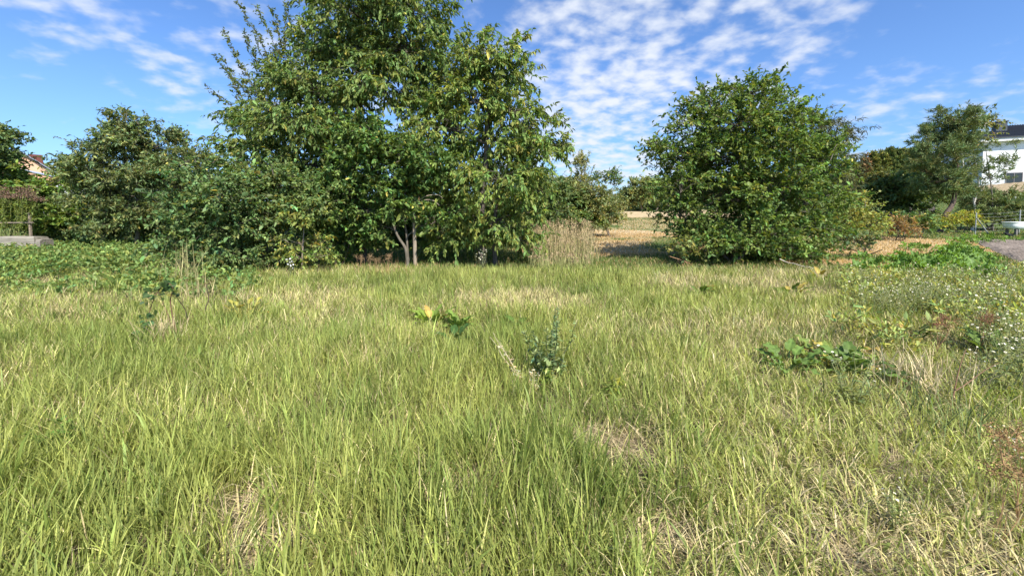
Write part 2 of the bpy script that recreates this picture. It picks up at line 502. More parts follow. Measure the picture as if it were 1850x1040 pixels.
def sward():
    g, s = Acc(), Acc()
    for y0, y1, dens, wmul, segs in ((.55, 2.6, 4100, 1.08, 4), (2.6, 5, 2700, 1.1, 3), (5, 8, 1500, 1.45, 3), (8, 12, 850, 1.9, 2)):
        x, y = scatter(y0, y1, dens)
        # tufts: pull blades together
        pull = .78 if y1 < 6 else .55
        cell = .11 if y1 < 6 else .2
        ox, oy = R.random((2, 4096)) - .5
        idx = (np.floor(x / cell).astype(int) * 73856093 ^ np.floor(y / cell).astype(int) * 19349663) & 4095
        cx = (np.floor(x / cell) + .5 + ox[idx] * .8) * cell; cy = (np.floor(y / cell) + .5 + oy[idx] * .8) * cell
        x, y = x + (cx - x) * pull * R.random(len(x)), y + (cy - y) * pull * R.random(len(x))
        clump = fbm(x, y, 3.2, 0, 3)
        keep = R.random(len(x)) < meadow_zone(x, y) * (1 - .93 * bareness(x, y)) * np.clip(.45 + 1.25 * clump, .2, 1)
        x, y, idx, clump = x[keep], y[keep], idx[keep], clump[keep]
        n = len(x)
        tcol, tl = R.random(4096), R.random(4096)
        x = x + R.normal(size=n) * .012; y = y + R.normal(size=n) * .012
        dry = dryness(x, y)
        isdry = R.random(n) < dry
        lush = np.clip(.62 + .9 * (fbm(x, y, .8, 2) - .5) * 2, .4, 1.25)
        right = np.clip((x / np.maximum(y, .8) - .2) * 1.5, 0, 1) * (y < 5)
        h = (.12 + .25 * R.random(n)) * (.68 + .42 * lush) * (.75 + .5 * clump) * (1 - .22 * right)
        h *= np.where(y > 6, .92, 1) * (.45 + .55 * cleared(x, y))
        w = (.0035 + .0065 * R.random(n) ** 1.8) * wmul
        wide = R.random(n) < .05
        w = np.where(wide, w * 1.5 + .004 * wmul, w)
        ang = 2 * np.pi * (tl[idx] + .22 * R.normal(size=n)) + 2.5 * fbm(x, y, .35, 3)
        lean = np.abs(R.normal(size=n)) * (.30 + .25 * right) + .05
        bend = np.abs(R.normal(size=n)) * (.5 + .5 * right) + .1
        flop = R.random(n) < .06 + .1 * right
        bend = np.where(flop, bend + 1.4, bend)
        mixv = np.clip(tcol[idx] * .5 + R.random(n) * .5 + (fbm(x, y, 1.1, 1) - .5) * 1.2 + .05, 0, 1)[:, None]
        ct = GREEN * (1 - mixv) + YGREEN * mixv
        bluish = (fbm(x, y, .9, 3) > .60)[:, None] & (right[:, None] > .15)
        ct = np.where(bluish, ct * .45 + DARKG * .65, ct)
        ct = np.where(wide[:, None], ct * .6 + np.array([.20, .30, .07]) * .4, ct)
        ct = ct * np.exp(R.normal(size=(n, 1)) * .24)
        cb = .55 * ct + .45 * STRAW * .5
        hd = h * np.where(isdry, .95, 1)
        gm = ~isdry
        blades(g, gm.sum(), x[gm], y[gm], hd[gm], w[gm], ang[gm], lean[gm], bend[gm], ct[gm], cb[gm], segs)
        dm = isdry; nd = dm.sum()
        cd = STRAW * np.exp(R.normal(size=(nd, 1)) * .28) * (1 - R.random((nd, 1)) * np.array([.05, .12, .3]))
        part = (R.random((nd, 1)) < .35)
        cd = np.where(part, cd * .45 + YGREEN * .75, cd)
        blades(s, nd, x[dm], y[dm], hd[dm] * .92, w[dm] * .75, ang[dm] + R.normal(size=nd), lean[dm] * 1.6 + .12, bend[dm] * 1.4, cd, cd * .8, segs)
    # lodged straw lying on the soil
    x, y = scatter(.6, 7, 260)
    b = bareness(x, y)
    keep = R.random(len(x)) < .35 + .65 * b
    xb = np.concatenate([R.normal(cx, rad * .8, 420) for cx, cy, rad in BARE]); yb = np.concatenate([R.normal(cy, rad * .7, 420) for cx, cy, rad in BARE])
    x, y = np.concatenate([x[keep], xb]), np.concatenate([y[keep], yb])
    n = len(x)
    cd = np.array([.40, .32, .19]) * np.exp(R.normal(size=(n, 1)) * .3)
    blades(s, n, x, y + 0, .12 + .2 * R.random(n), .003 + .003 * R.random(n), R.random(n) * 6.283, 1.15 + .38 * R.random(n), .2 * R.random(n), cd, cd, 2)
    tag(g.build('meadow_grass', M_GRASS), 'tall yellow-green grass covering the whole meadow', 'grass', kind='stuff')
    tag(s.build('dry_grass', M_STRAW), 'straw-coloured dried blades mixed through the green meadow', 'grass', kind='stuff')
    # short mown grass between the trees and up the slope
    a = Acc()
    for y0, y1, dens, wm in ((10.5, 16, 420, 3.2), (16, 26, 150, 5), (26, 50, 34, 9)):
        x, y = scatter(y0, y1, dens, 1.3, 1)
        dz = dry_zone(x, y)
        keep = (R.random(len(x)) < 1 - meadow_zone(x, y)) & ~in_poly(x, y, SOIL_POLY)
        keep &= R.random(len(x)) < np.clip(.35 + fbm(x, y, 1.2, 1), 0, 1)
        x, y, dz = x[keep], y[keep], dz[keep]; n = len(x)
        k = (R.random(n) < np.clip(dz * 1.1, .2, 1))[:, None]
        cg = np.array([.085, .15, .035]) * np.exp(R.normal(size=(n, 1)) * .22) + np.array([.08, .05, .01]) * R.random((n, 1))
        c = np.where(k, np.array([.50, .35, .18]) * np.exp(R.normal(size=(n, 1)) * .2), cg)
        blades(a, n, x, y, .06 + .12 * R.random(n), .005 * wm * (.6 + .8 * R.random(n)), R.random(n) * 6.283, .25 + .5 * R.random(n), .6 * R.random(n), c, c * .9, 2)
    tag(a.build('short_grass', M_GRASS), 'short patchy grass with straw-coloured mown strips behind the meadow', 'grass', kind='stuff')
sward()

# ------------------------------------------------------------------ trees
DENS, LEAFB = 3.2, 1.95
STY = dict(
    cherry=dict(L=.112, W=.40, per=22, tw=.5, droop=.6, up=0., jit=.5, col=(.066, .105, .034), val=.22, yel=.015),
    apple=dict(L=.10, W=.52, per=15, tw=.36, droop=.2, up=.15, jit=.7, col=(.055, .098, .03), val=.22, yel=.02),
    shrub=dict(L=.085, W=.52, per=14, tw=.34, droop=.12, up=.2, jit=.75, col=(.062, .104, .042), val=.24, yel=.02),
    plum=dict(L=.10, W=.5, per=15, tw=.42, droop=.15, up=.35, jit=.65, col=(.062, .102, .030), val=.24, yel=.006),
    walnut=dict(L=.12, W=.38, per=14, tw=.42, droop=.25, up=.2, jit=.7, col=(.066, .094, .042), val=.32, yel=.01),
    dark=dict(L=.12, W=.5, per=13, tw=.42, droop=.15, up=.15, jit=.7, col=(.058, .092, .038), val=.22, yel=.0),
    mid=dict(L=.14, W=.5, per=12, tw=.42, droop=.15, up=.2, jit=.7, col=(.055, .09, .03), val=.22, yel=.01),
    olive=dict(L=.12, W=.4, per=14, tw=.42, droop=.1, up=.3, jit=.7, col=(.066, .092, .045), val=.22, yel=.02),
    far=dict(L=.3, W=.6, per=10, tw=.8, droop=.1, up=.2, jit=.8, col=(.07, .10, .045), val=.22, yel=.01),
    pine=dict(L=.20, W=.12, per=30, tw=.36, droop=-.1, up=.45, jit=.75, col=(.078, .112, .05), val=.2, yel=.0),
    spruce=dict(L=.16, W=.16, per=26, tw=.55, droop=.5, up=-.1, jit=.7, col=(.045, .058, .026), val=.2, yel=.0),
    birch=dict(L=.12, W=.55, per=14, tw=.6, droop=.7, up=-.1, jit=.6, col=(.085, .105, .04), val=.22, yel=.015),
    thuja=dict(L=.24, W=.35, per=10, tw=.22, droop=-.5, up=.9, jit=.4, col=(.075, .095, .025), val=.2, yel=.0))

def spray_set(acc, tacc, O, D, st, twr=.004, tcol=(.10, .085, .065), simple=False, scale=1.0):
    n = len(O)
    tl = st['tw'] * scale * np.exp(R.normal(size=(n, 1)) * .3)
    dn = np.array([0, 0, -1.])
    P0 = O; P1 = O + D * tl * .5 + dn * tl * .04
    P2 = O + D * tl + dn * tl * st['droop'] * .35
    if tacc is not None:
        twig_batch(tacc, P0, P1, P2, twr, np.asarray(tcol))
    per = st['per']
    t = R.random((n, per, 1)) ** .8
    B = (P0[:, None] * (1 - t) ** 2 + 2 * P1[:, None] * t * (1 - t) + P2[:, None] * t * t)
    rnd = R.normal(size=(n, per, 3))
    LD = unit(D[:, None] * .6 + rnd * st['jit'] + dn * st['droop'] + np.array([0, 0, 1.]) * st['up'])
    up = unit(np.array([0, 0, 1.]) + R.normal(size=(n, per, 3)) * .55 + D[:, None] * .35)
    sc = var_col(np.asarray(st['col']) * LEAFB * np.array([1.17, 1.04, .90]), n, st['val'] * .8, .07)
    c = (sc[:, None] * np.exp(R.normal(size=(n, per, 1)) * st['val'] * .8)).reshape(-1, 3)
    h = R.normal(size=len(c)) * .06
    c[:, 0] *= np.exp(h * 2)
    if st['yel']:
        k = R.random(len(c)) < st['yel']
        c[k] = np.array([.42, .36, .08]) * np.exp(R.normal(size=(k.sum(), 1)) * .3)
    L = st['L'] * scale ** .5 * np.exp(R.normal(size=n * per) * .30)
    leaf_batch(acc, B.reshape(-1, 3), LD.reshape(-1, 3), up.reshape(-1, 3), L, L * st['W'] * np.exp(R.normal(size=n * per) * .15), c, simple=simple)

def tree(name, label, cat, base, Y, blobs, style, trunks=None, dens=1.0, group=None, bark=(.12, .10, .08), shoots=(), r0=.11,
         hollow=.5, simple=False, depth=.85, st_over=None, shoot_dens=1.0, twig_show=.6, limb=1.0, back=False):
    """base and blobs are given where the photo shows them (u, v) at depth Y: blobs = (u, v, ru, rv[, dY[, density]])"""
    st = dict(STY[style])
    if st_over: st.update(st_over)
    px = Y / F
    b = P(base[0], base[1], Y); b[2] = float(T(b[0], b[1])) - .03
    root = thing(name, label, cat, b, group)
    tr, cr = Acc(), Acc()
    bark = np.asarray(bark)
    cen = []
    for bl in blobs:
        dY = bl[4] if len(bl) > 4 else None
        rx, rz = bl[2] * px, bl[3] * px
        ry = depth * max(rx, rz)
        if dY is None: dY = R.uniform(-.55, .55) * min(1.6, ry * 1.2)
        cen.append((P(bl[0], bl[1], Y + dY), np.array([rx, ry, rz]), bl[5] if len(bl) > 5 else 1.0))
    if back:
        sel = [bl for bl in blobs if bl[2] > 38]
        for bl in sel:
            r_ = np.array([bl[2] * px * 1.0, bl[2] * px * .7, bl[3] * px * 1.0])
            cen.append((P(bl[0], bl[1], Y + R.uniform(.9, 1.7)), r_, .6))
    nodes = []
    if trunks is None:
        ztop = max(c[0][2] for c in cen); mid = np.mean([c[0] for c in cen], 0)
        trunks = []
        k = 3 if (ztop - b[2]) < 3.2 else 1
        if style in ('shrub', 'mid', 'olive') and r0 == .11: r0 = .06
        for i in range(k):
            t0 = b + np.array([R.normal() * .12, R.normal() * .1, 0]) * (k > 1)
            t1 = mid + np.array([R.normal() * .35, R.normal() * .35, 0]) * (k > 1) ; t1[2] = b[2] + (ztop - b[2]) * .6
            pts = smooth_path([t0, t0 * .6 + t1 * .4 + R.normal(size=3) * .1 * np.array([1, 1, .3]), t1], 6)
            trunks.append((pts, r0 / math.sqrt(k)))
    else:
        tt = []
        for poly, rad in trunks:
            pp = [P(q[0], q[1], Y + (q[2] if len(q) > 2 else 0)) for q in poly]
            if poly[0][1] >= base[1] - 8: pp[0][2] = float(T(pp[0][0], pp[0][1])) - .05
            tt.append((smooth_path(pp, 6), rad))
        trunks = tt
    for pts, rad in trunks:
        r = rad * np.linspace(1, .35, len(pts)); r[0] *= 1.35
        tube(tr, pts, r, bark, 8, .05)
        nodes += [(p, rr) for p, rr in zip(pts[2:], r[2:])]
    NP, NR = np.array([p for p, _ in nodes]), np.array([r for _, r in nodes])
    order = sorted(range(len(cen)), key=lambda i: np.min(np.linalg.norm(NP - cen[i][0], axis=1)))
    limb_pts = {}
    for i in order:
        c, r, _ = cen[i]
        d = np.linalg.norm(NP - c, axis=1) + 1.2 * np.maximum(0, NP[:, 2] - c[2] + .1) + .35 * (NR < .03)
        j = int(np.argmin(d))
        p0 = NP[j]; rr = min(NR[j] * .7, .02 + .018 * np.linalg.norm(c - p0)) * limb
        pts = curve(p0, c, sag=.10 * np.linalg.norm(c - p0), n=8, jit=.035 * np.linalg.norm(c - p0))
        tube(tr, pts, np.linspace(rr, max(.006, rr * .35), 8), bark, 6, .04)
        NP = np.concatenate([NP, pts[2:]]); NR = np.concatenate([NR, np.linspace(rr, rr * .35, 8)[2:]])
        limb_pts[i] = pts
    for i, (c, r, dm) in enumerate(cen):
        area = 4 * math.pi * ((r[0] * r[1]) ** 1.6 / 3 + (r[0] * r[2]) ** 1.6 / 3 + (r[1] * r[2]) ** 1.6 / 3) ** (1 / 1.6)
        nsp = int(max(6, DENS * dens * dm * area * 9.5 * (.36 / st['tw']) * (.10 / st['L']) ** .5 * (15 / st['per'])))
        d = unit(R.normal(size=(nsp, 3)) + np.array([0, 0, .18]))
        s = hollow + (1.02 - hollow) * R.random((nsp, 1)) ** .7
        lump = 1 + .32 * (vnoise(d[:, 0] * 2 + i, d[:, 2] * 2 + d[:, 1] * 1.7, 1.1, i % 4) - .5)[:, None]
        O = c + d * r * s * lump * .92
        zmin = T(O[:, 0], O[:, 1]) + .12
        O[:, 2] = np.maximum(O[:, 2], zmin)
        nb = max(4, int(2.2 * (r[0] * r[1] * r[2]) ** (1 / 3) / st['tw'] * 3))
        bd = unit(R.normal(size=(nb, 3)) * np.array([1, 1, .75]) + np.array([0, 0, .15]))
        be = c + bd * r * R.uniform(.85, 1.12, (nb, 1))
        bj = R.integers(0, nb, nsp); tb = (.3 + .7 * R.random((nsp, 1)) ** .7)
        onb = R.random(nsp) < .8
        Ob = c + (be[bj] - c) * tb + np.array([0, 0, 1.]) * (.22 * r[2] * np.sin(tb * 2.6) - .10 * r[2]) + R.normal(size=(nsp, 3)) * np.array([.16, .16, .07]) * (st['tw'] / .4)
        O = np.where(onb[:, None], Ob, O); d = np.where(onb[:, None], bd[bj], d)
        O[:, 2] = np.maximum(O[:, 2], zmin)
        D = unit(d * np.array([1, 1, .5]) + R.normal(size=(nsp, 3)) * .45 + np.array([0, 0, st['up'] * .9 - st['droop'] * .35]))
        spray_set(cr, tr, O, D, st, tcol=bark * .9, simple=simple)
        # thin branches out to some of the sprays
        m = R.random(nsp) < .28 * twig_show
        if m.any():
            q = limb_pts[i][R.integers(4, 8, m.sum())]
            e = O[m]; midp = (q + e) / 2 + np.array([0, 0, 1.]) * .06 + R.normal(size=e.shape) * .05
            twig_batch(tr, q, midp, e, .011 * min(1.0, st['tw'] / .4), bark)
    # long shoots sticking out of the crown
    shoots = list(shoots)
    if style in ('plum', 'cherry', 'apple', 'shrub', 'walnut', 'mid') and not simple:
        for bl in blobs:
            for _ in range(3 if style in ('plum', 'walnut') else 2):
                a_ = R.uniform(-.35, math.pi + .35); k_ = R.uniform(1.25, 1.6)
                ca, sa_ = math.cos(a_), math.sin(a_)
                shoots.append((bl[0] + .75 * bl[2] * ca, bl[1] - .75 * bl[3] * sa_, bl[0] + k_ * bl[2] * ca, bl[1] - k_ * bl[3] * sa_ - 6))
    for sh in shoots:
        p0, p1 = P(sh[0], sh[1], Y + R.normal() * .4), P(sh[2], sh[3], Y + R.normal() * .5)
        ln = np.linalg.norm(p1 - p0)
        pts = curve(p0, p1, sag=R.normal() * .05 * ln, n=8, jit=.012 * ln)
        tube(tr, pts, np.linspace(.012, .003, 8), bark, 4)
        ns = max(4, int(ln * 13 * shoot_dens))
        t = R.random(ns) * .95 + .03
        B = np.stack([np.interp(t, np.linspace(0, 1, 8), pts[:, k]) for k in range(3)], 1)
        D = unit(unit(p1 - p0) * .9 + R.normal(size=(ns, 3)) * .5)
        s2 = dict(st); s2.update(tw=st['tw'] * .42, per=max(4, int(st['per'] * .45)))
        spray_set(cr, tr, B, D, s2, twr=.003, tcol=bark, simple=simple)
    tr.build('trunk', M_BARK, root, smooth=True)
    cr.build('crown', M_NEEDLE if style in ('pine', 'spruce', 'thuja') else M_LEAF, root)
    return root

TREES = True
if TREES:
    tree('cherry_tree', 'tallest cherry tree whose broad crown reaches past the top of the picture', 'tree', (655, 470), 13.3,
         [(618, 15, 54, 45), (680, -25, 80, 50), (750, 20, 50, 48), (582, 85, 44, 40), (650, 90, 80, 50), (735, 95, 70, 48), (530, 155, 48, 36),
          (590, 170, 75, 42), (690, 165, 70, 40), (478, 215, 46, 32), (540, 235, 70, 40), (455, 265, 40, 32), (625, 250, 60, 34), (480, 300, 52, 26), (785, 135, 42, 40), (560, 300, 50, 28),
          (760, 190, 40, 34), (435, 298, 22, 16)],
         'cherry', back=True, trunks=[([(655, 470), (652, 400), (640, 300), (650, 180), (690, 60)], .16), ([(652, 400, .1), (600, 300, .3), (560, 200, .2)], .09)],
         shoots=[(575, 80, 560, 20), (790, 60, 812, 38), (600, 10, 575, -20)], bark=(.09, .075, .06))
    tree('cherry_tree', 'cherry tree with drooping bright green boughs hanging to the grass', 'tree', (872, 470), 12.7,
         [(830, 110, 52, 38), (880, 95, 38, 28), (905, 145, 50, 34), (935, 95, 11, 26), (850, 185, 70, 38), (930, 205, 48, 30), (965, 222, 38, 20),
          (800, 235, 50, 34), (890, 255, 70, 34), (970, 268, 40, 24), (1005, 268, 24, 12), (820, 310, 52, 32), (900, 325, 66, 30), (955, 345, 42, 30),
          (840, 385, 52, 28), (815, 440, 50, 26), (905, 408, 56, 28), (945, 435, 36, 18), (962, 385, 26, 16), (790, 360, 34, 26), (760, 250, 30, 40)],
         'cherry', back=True, trunks=[([(872, 470), (868, 400), (878, 300), (885, 180), (930, 80)], .13), ([(895, 468), (893, 410), (905, 330), (940, 250)], .08)],
         shoots=[(930, 100, 938, 62), (940, 120, 972, 118), (1000, 262, 1036, 268), (960, 215, 1020, 218), (870, 85, 880, 48), (830, 90, 832, 58), (1000, 265, 1020, 285)],
         st_over=dict(col=(.082, .124, .036)), bark=(.10, .085, .07))
    tree('apple_tree', 'round-leaved fruit tree with pale forked trunk in front of the cherries', 'tree', (737, 483), 11.9,
         [(680, 270, 50, 34), (740, 285, 52, 30), (640, 300, 46, 30), (700, 328, 60, 28), (620, 345, 40, 30), (665, 385, 45, 24), (780, 300, 36, 28), (650, 235, 42, 22), (785, 400, 24, 16), (615, 395, 30, 20), (712, 372, 30, 16, -.2), (690, 412, 24, 14, .3), (770, 372, 22, 14, .2)],
         'apple', back=True, trunks=[([(737, 483), (733, 450), (718, 425), (703, 380), (695, 320)], .055), ([(737, 470, .1), (735, 430, .15), (730, 370, .2), (745, 290, .2)], .04)], bark=(.13, .112, .085))
    tree('plum_tree', 'thin-leaved tree with long upright twigs against the sky beside the tallest cherry', 'tree', (520, 455), 15.2,
         [(490, 190, 34, 34), (520, 130, 28, 40), (455, 230, 36, 22), (530, 250, 50, 40), (540, 80, 18, 30)],
         'plum', [([(520, 455), (520, 330), (510, 220), (515, 120)], .10)], dens=.26,
         shoots=[(520, 200, 425, 4), (525, 170, 462, 10), (525, 150, 484, 8), (520, 180, 512, 2), (525, 120, 519, 0), (500, 220, 404, 55), (480, 235, 386, 95), (470, 240, 372, 155),
                 (450, 235, 380, 197), (500, 210, 440, 52), (480, 220, 398, 105), (490, 210, 415, 85), (500, 200, 455, 40), (470, 240, 410, 130), (460, 235, 420, 165), (505, 190, 470, 60), (510, 160, 500, 25),
                 (450, 245, 400, 210), (475, 225, 430, 95), (490, 200, 445, 75)],
         st_over=dict(col=(.06, .085, .036), L=.075, tw=.3), shoot_dens=1.5, bark=(.11, .09, .075))
    tree('leafy_shrub', 'dense green shrub nearest the meadow, just right of the brown-leaved tree', 'shrub', (370, 503), 10.5,
         [(360, 335, 40, 34), (400, 350, 44, 40), (335, 390, 32, 40), (390, 415, 50, 40), (340, 450, 34, 36), (410, 465, 48, 30), (370, 300, 22, 16), (375, 490, 40, 15), (430, 400, 30, 40)],
         'shrub', dens=1.05)
    tree('leafy_shrub', 'pale-leaved spreading shrub between the nearest shrub and the yellowish sapling', 'shrub', (470, 493), 11.3,
         [(450, 340, 40, 30), (500, 335, 42, 26), (545, 335, 40, 26), (470, 390, 46, 34), (525, 395, 44, 32), (470, 445, 50, 32), (440, 478, 30, 18), (570, 375, 34, 34), (500, 470, 30, 18)],
         'shrub', st_over=dict(col=(.066, .105, .04)))
    tree('young_plum', 'small yellowish sapling with a bare thin stem at the shrub edge', 'sapling', (547, 500), 10.7,
         [(548, 400, 24, 20), (543, 440, 30, 24), (562, 462, 26, 12), (530, 460, 18, 12)], 'apple',
         [([(547, 500), (546, 470), (548, 430), (550, 390)], .03)], st_over=dict(col=(.10, .135, .04), L=.08, yel=.03), bark=(.22, .18, .14))
    tree('leafy_shrub', 'dark green undergrowth shrub left of the forked fruit tree', 'shrub', (615, 478), 12.6,
         [(600, 420, 34, 36), (635, 440, 26, 24), (595, 372, 30, 26), (655, 420, 25, 25)], 'shrub', st_over=dict(col=(.05, .095, .026)))
    tree('walnut_tree', 'brown-tinged tree with reddish leaves left of the tall cherries', 'tree', (245, 442), 18,
         [(240, 232, 40, 20), (205, 262, 44, 24), (285, 265, 50, 26), (345, 290, 32, 24), (165, 308, 34, 22), (240, 310, 66, 34), (320, 330, 52, 34), (180, 355, 50, 30), (255, 375, 66, 30), (130, 292, 15, 8), (330, 385, 40, 30), (215, 405, 40, 20)],
         'walnut', shoots=[(230, 225, 195, 206), (250, 225, 240, 205), (265, 230, 268, 212), (150, 285, 125, 262), (115, 290, 78, 285), (340, 275, 372, 262), (300, 260, 320, 235)], bark=(.14, .12, .095), r0=.10, dens=1.15)
    tree('dark_tree', 'dark bluish tree cut off by the picture edge beside the peach gable', 'tree', (-30, 440), 19,
         [(-15, 250, 30, 26), (-6, 288, 20, 18), (-40, 300, 46, 34), (-65, 270, 60, 50), (-40, 360, 60, 40)], 'dark', shoots=[(-5, 240, 5, 222), (5, 270, 20, 250), (5, 285, 26, 275)], r0=.16)
    tree('leafy_shrub', 'bright green shrub below the peach gable behind the tall brown-headed plant', 'shrub', (60, 435), 19.6,
         [(5, 318, 30, 14), (60, 346, 30, 9), (108, 332, 24, 20), (50, 350, 40, 22), (95, 380, 34, 26), (125, 400, 36, 24), (20, 380, 40, 30)], 'mid', st_over=dict(col=(.075, .12, .03)))
    tree('leafy_shrub', 'shaded dark shrub under the brown-tinged tree', 'shrub', (180, 440), 20,
         [(150, 390, 45, 36), (210, 412, 50, 24), (285, 415, 50, 24), (100, 418, 36, 16), (330, 400, 40, 30)], 'dark')
    for u, bl, lab in ((640, [(600, 370, 60, 50), (660, 400, 50, 45), (560, 400, 50, 45), (620, 330, 50, 30)], 'dark tree in the shade behind the tallest cherry trunk'),
                       (790, [(730, 390, 60, 50), (800, 400, 60, 50), (780, 330, 60, 40), (740, 430, 50, 22)], 'dark tree in the shade behind the snapped pale trunk'),
                       (950, [(880, 390, 50, 46), (950, 370, 50, 40), (985, 350, 32, 40), (1000, 385, 30, 26), (940, 420, 50, 24), (960, 320, 30, 26)], 'dark bushy tree right behind the drooping cherry boughs')):
        tree('dark_tree', lab, 'tree', (u, 455), 18.5 + R.random(), bl, 'dark', r0=.13)
    # right-hand tree
    tree('plum_tree', 'broad rounded green fruit tree standing alone right of the path', 'tree', (1325, 474), 13.2,
         [(1360, 168, 42, 22), (1290, 195, 42, 26), (1420, 205, 32, 24), (1330, 228, 64, 36), (1250, 228, 28, 20), (1232, 280, 46, 26), (1192, 268, 18, 10), (1310, 290, 72, 38), (1400, 268, 66, 42), (1455, 238, 28, 26),
          (1470, 290, 46, 34), (1495, 308, 22, 24), (1230, 330, 40, 30), (1300, 355, 72, 38), (1390, 345, 72, 42), (1472, 365, 54, 36), (1226, 388, 32, 26), (1250, 422, 34, 18), (1335, 415, 72, 34), (1425, 415, 66, 32), (1478, 415, 36, 24), (1365, 455, 66, 14), (1440, 455, 40, 12), (1290, 442, 46, 20, -.5), (1340, 450, 50, 16, -.7), (1385, 435, 40, 24, -.6)],
         'plum', back=True, trunks=[([(1325, 474), (1332, 430), (1350, 370), (1345, 280), (1355, 180)], .11), ([(1322, 474, .1), (1280, 435, .2), (1245, 425, .3)], .06), ([(1330, 470, 0), (1370, 420, -.2), (1430, 340, -.2)], .07)],
         shoots=[(1355, 165, 1350, 138), (1368, 160, 1372, 132), (1340, 175, 1332, 150), (1385, 170, 1392, 143), (1410, 190, 1420, 150), (1425, 190, 1438, 160), (1280, 185, 1272, 158), (1300, 180, 1302, 160), (1240, 215, 1210, 200), (1240, 225, 1205, 228),
                 (1200, 265, 1150, 262), (1200, 275, 1160, 285), (1195, 262, 1185, 240), (1465, 225, 1478, 182), (1450, 225, 1450, 200), (1500, 290, 1525, 240), (1505, 285, 1518, 262), (1210, 300, 1170, 298), (1395, 180, 1405, 160)],
         bark=(.13, .11, .09), dens=.9)
    tree('leafy_shrub', 'little pale shrub with dry brown stems under the lone fruit tree', 'shrub', (1248, 470), 12.4,
         [(1240, 446, 20, 12), (1265, 450, 16, 9)], 'shrub', st_over=dict(col=(.10, .13, .05)), bark=(.30, .18, .10), r0=.05)
    tree('spruce_tree', 'brownish drooping conifer top showing behind the lone fruit tree', 'tree', (1492, 440), 21,
         [(1470, 205, 22, 12), (1495, 222, 32, 12), (1500, 250, 38, 20), (1490, 290, 45, 34), (1490, 350, 50, 40)], 'spruce', shoots=[(1470, 205, 1440, 190), (1500, 222, 1520, 215)])
    tree('leafy_shrub', 'yellow-green bushy thicket right of the lone fruit tree', 'shrub', (1565, 442), 16.8,
         [(1532, 372, 20, 16), (1556, 384, 20, 15), (1535, 400, 28, 20), (1574, 406, 18, 12), (1530, 424, 24, 14)], 'mid', st_over=dict(col=(.125, .155, .05), L=.09))
    tree('leafy_shrub', 'low dark scrubby bush at the foot of the yellow-green thicket', 'shrub', (1550, 445), 14.6, [(1550, 436, 18, 8), (1530, 440, 14, 8), (1568, 440, 12, 6)], 'olive', st_over=dict(L=.09, tw=.3))
    tree('dark_tree', 'dark leafy tree in front of the thuja row', 'tree', (1655, 405), 31,
         [(1628, 334, 38, 16), (1656, 342, 22, 18), (1612, 356, 32, 18), (1634, 370, 24, 12)], 'dark', st_over=dict(L=.19, tw=.5), r0=.16)
    tree('mid_green_tree', 'lower leafy tree between the thicket and the dark tree', 'tree', (1585, 400), 33,
         [(1580, 332, 36, 12), (1570, 356, 36, 20), (1607, 328, 20, 10), (1558, 345, 26, 16)], 'olive', st_over=dict(L=.2, tw=.55, col=(.07, .085, .035)), shoots=[(1550, 318, 1548, 292)])
    tree('pine_tree', 'tall leaning pine with dark tufted boughs left of the white house', 'tree', (1700, 412), 27,
         [(1700, 238, 32, 16), (1664, 262, 15, 9), (1690, 208, 10, 8), (1738, 222, 34, 18), (1690, 285, 40, 24), (1738, 265, 28, 26), (1700, 328, 40, 20), (1740, 315, 25, 18), (1668, 308, 18, 14), (1728, 348, 26, 12), (1715, 258, 30, 18), (1690, 345, 30, 10), (1660, 290, 16, 14)],
         'pine', [([(1700, 412), (1706, 392), (1722, 365), (1728, 320), (1730, 250), (1722, 215)], .17)], shoots=[(1690, 215, 1698, 198), (1672, 258, 1652, 248), (1690, 235, 1665, 228)], bark=(.13, .095, .075), dens=1.3)
    tree('birch_tree', 'white-limbed birch with thin olive foliage behind the leaning pine', 'tree', (1757, 400), 27.9,
         [(1762, 214, 20, 9), (1784, 222, 14, 13), (1742, 213, 16, 7), (1766, 250, 12, 10)], 'birch',
         [([(1757, 400), (1760, 370), (1740, 300), (1738, 255), (1735, 215), (1728, 205)], .075), ([(1760, 365), (1768, 330), (1755, 250), (1772, 240), (1784, 215), (1790, 200)], .055), ([(1748, 252, -.1), (1768, 242, -.1), (1772, 222, -.1)], .035)],
         bark=(.5, .48, .44), shoots=[(1755, 208, 1748, 192), (1760, 205, 1765, 188), (1785, 200, 1795, 186)], shoot_dens=.25, dens=.8)
    tree('pine_tree', 'sparse pine with open grey-green boughs against the white house wall', 'tree', (1795, 400), 27.6,
         [(1782, 268, 12, 8), (1815, 262, 11, 6), (1822, 296, 17, 8), (1788, 300, 15, 11), (1835, 288, 10, 6), (1800, 326, 20, 7), (1775, 310, 10, 10), (1810, 310, 12, 5)], 'pine', twig_show=.3, trunks=[([(1795, 400), (1792, 350), (1785, 300), (1780, 262)], .045)], dens=.6, bark=(.15, .13, .11))
    tree('juniper_bush', 'wide olive conifer bush behind the wire fence post', 'shrub', (1790, 404), 27.7,
         [(1760, 362, 28, 20), (1800, 372, 38, 20), (1822, 356, 20, 10), (1828, 388, 28, 12), (1770, 390, 26, 12), (1800, 396, 34, 9)], 'pine', st_over=dict(col=(.085, .115, .05), L=.22))
    tree('yellow_shrub', 'yellow-green shrub at the foot of the leaning pine', 'shrub', (1733, 412), 26,
         [(1732, 400, 20, 8), (1716, 404, 13, 5), (1746, 394, 13, 7)], 'mid', st_over=dict(col=(.14, .16, .035), L=.11))
    tree('rusty_shrub', 'rust-tinged low shrub near the black bird by the thicket', 'shrub', (1625, 424), 21.5, [(1622, 410, 20, 9), (1640, 414, 12, 6)], 'mid', st_over=dict(col=(.12, .095, .05), L=.10))
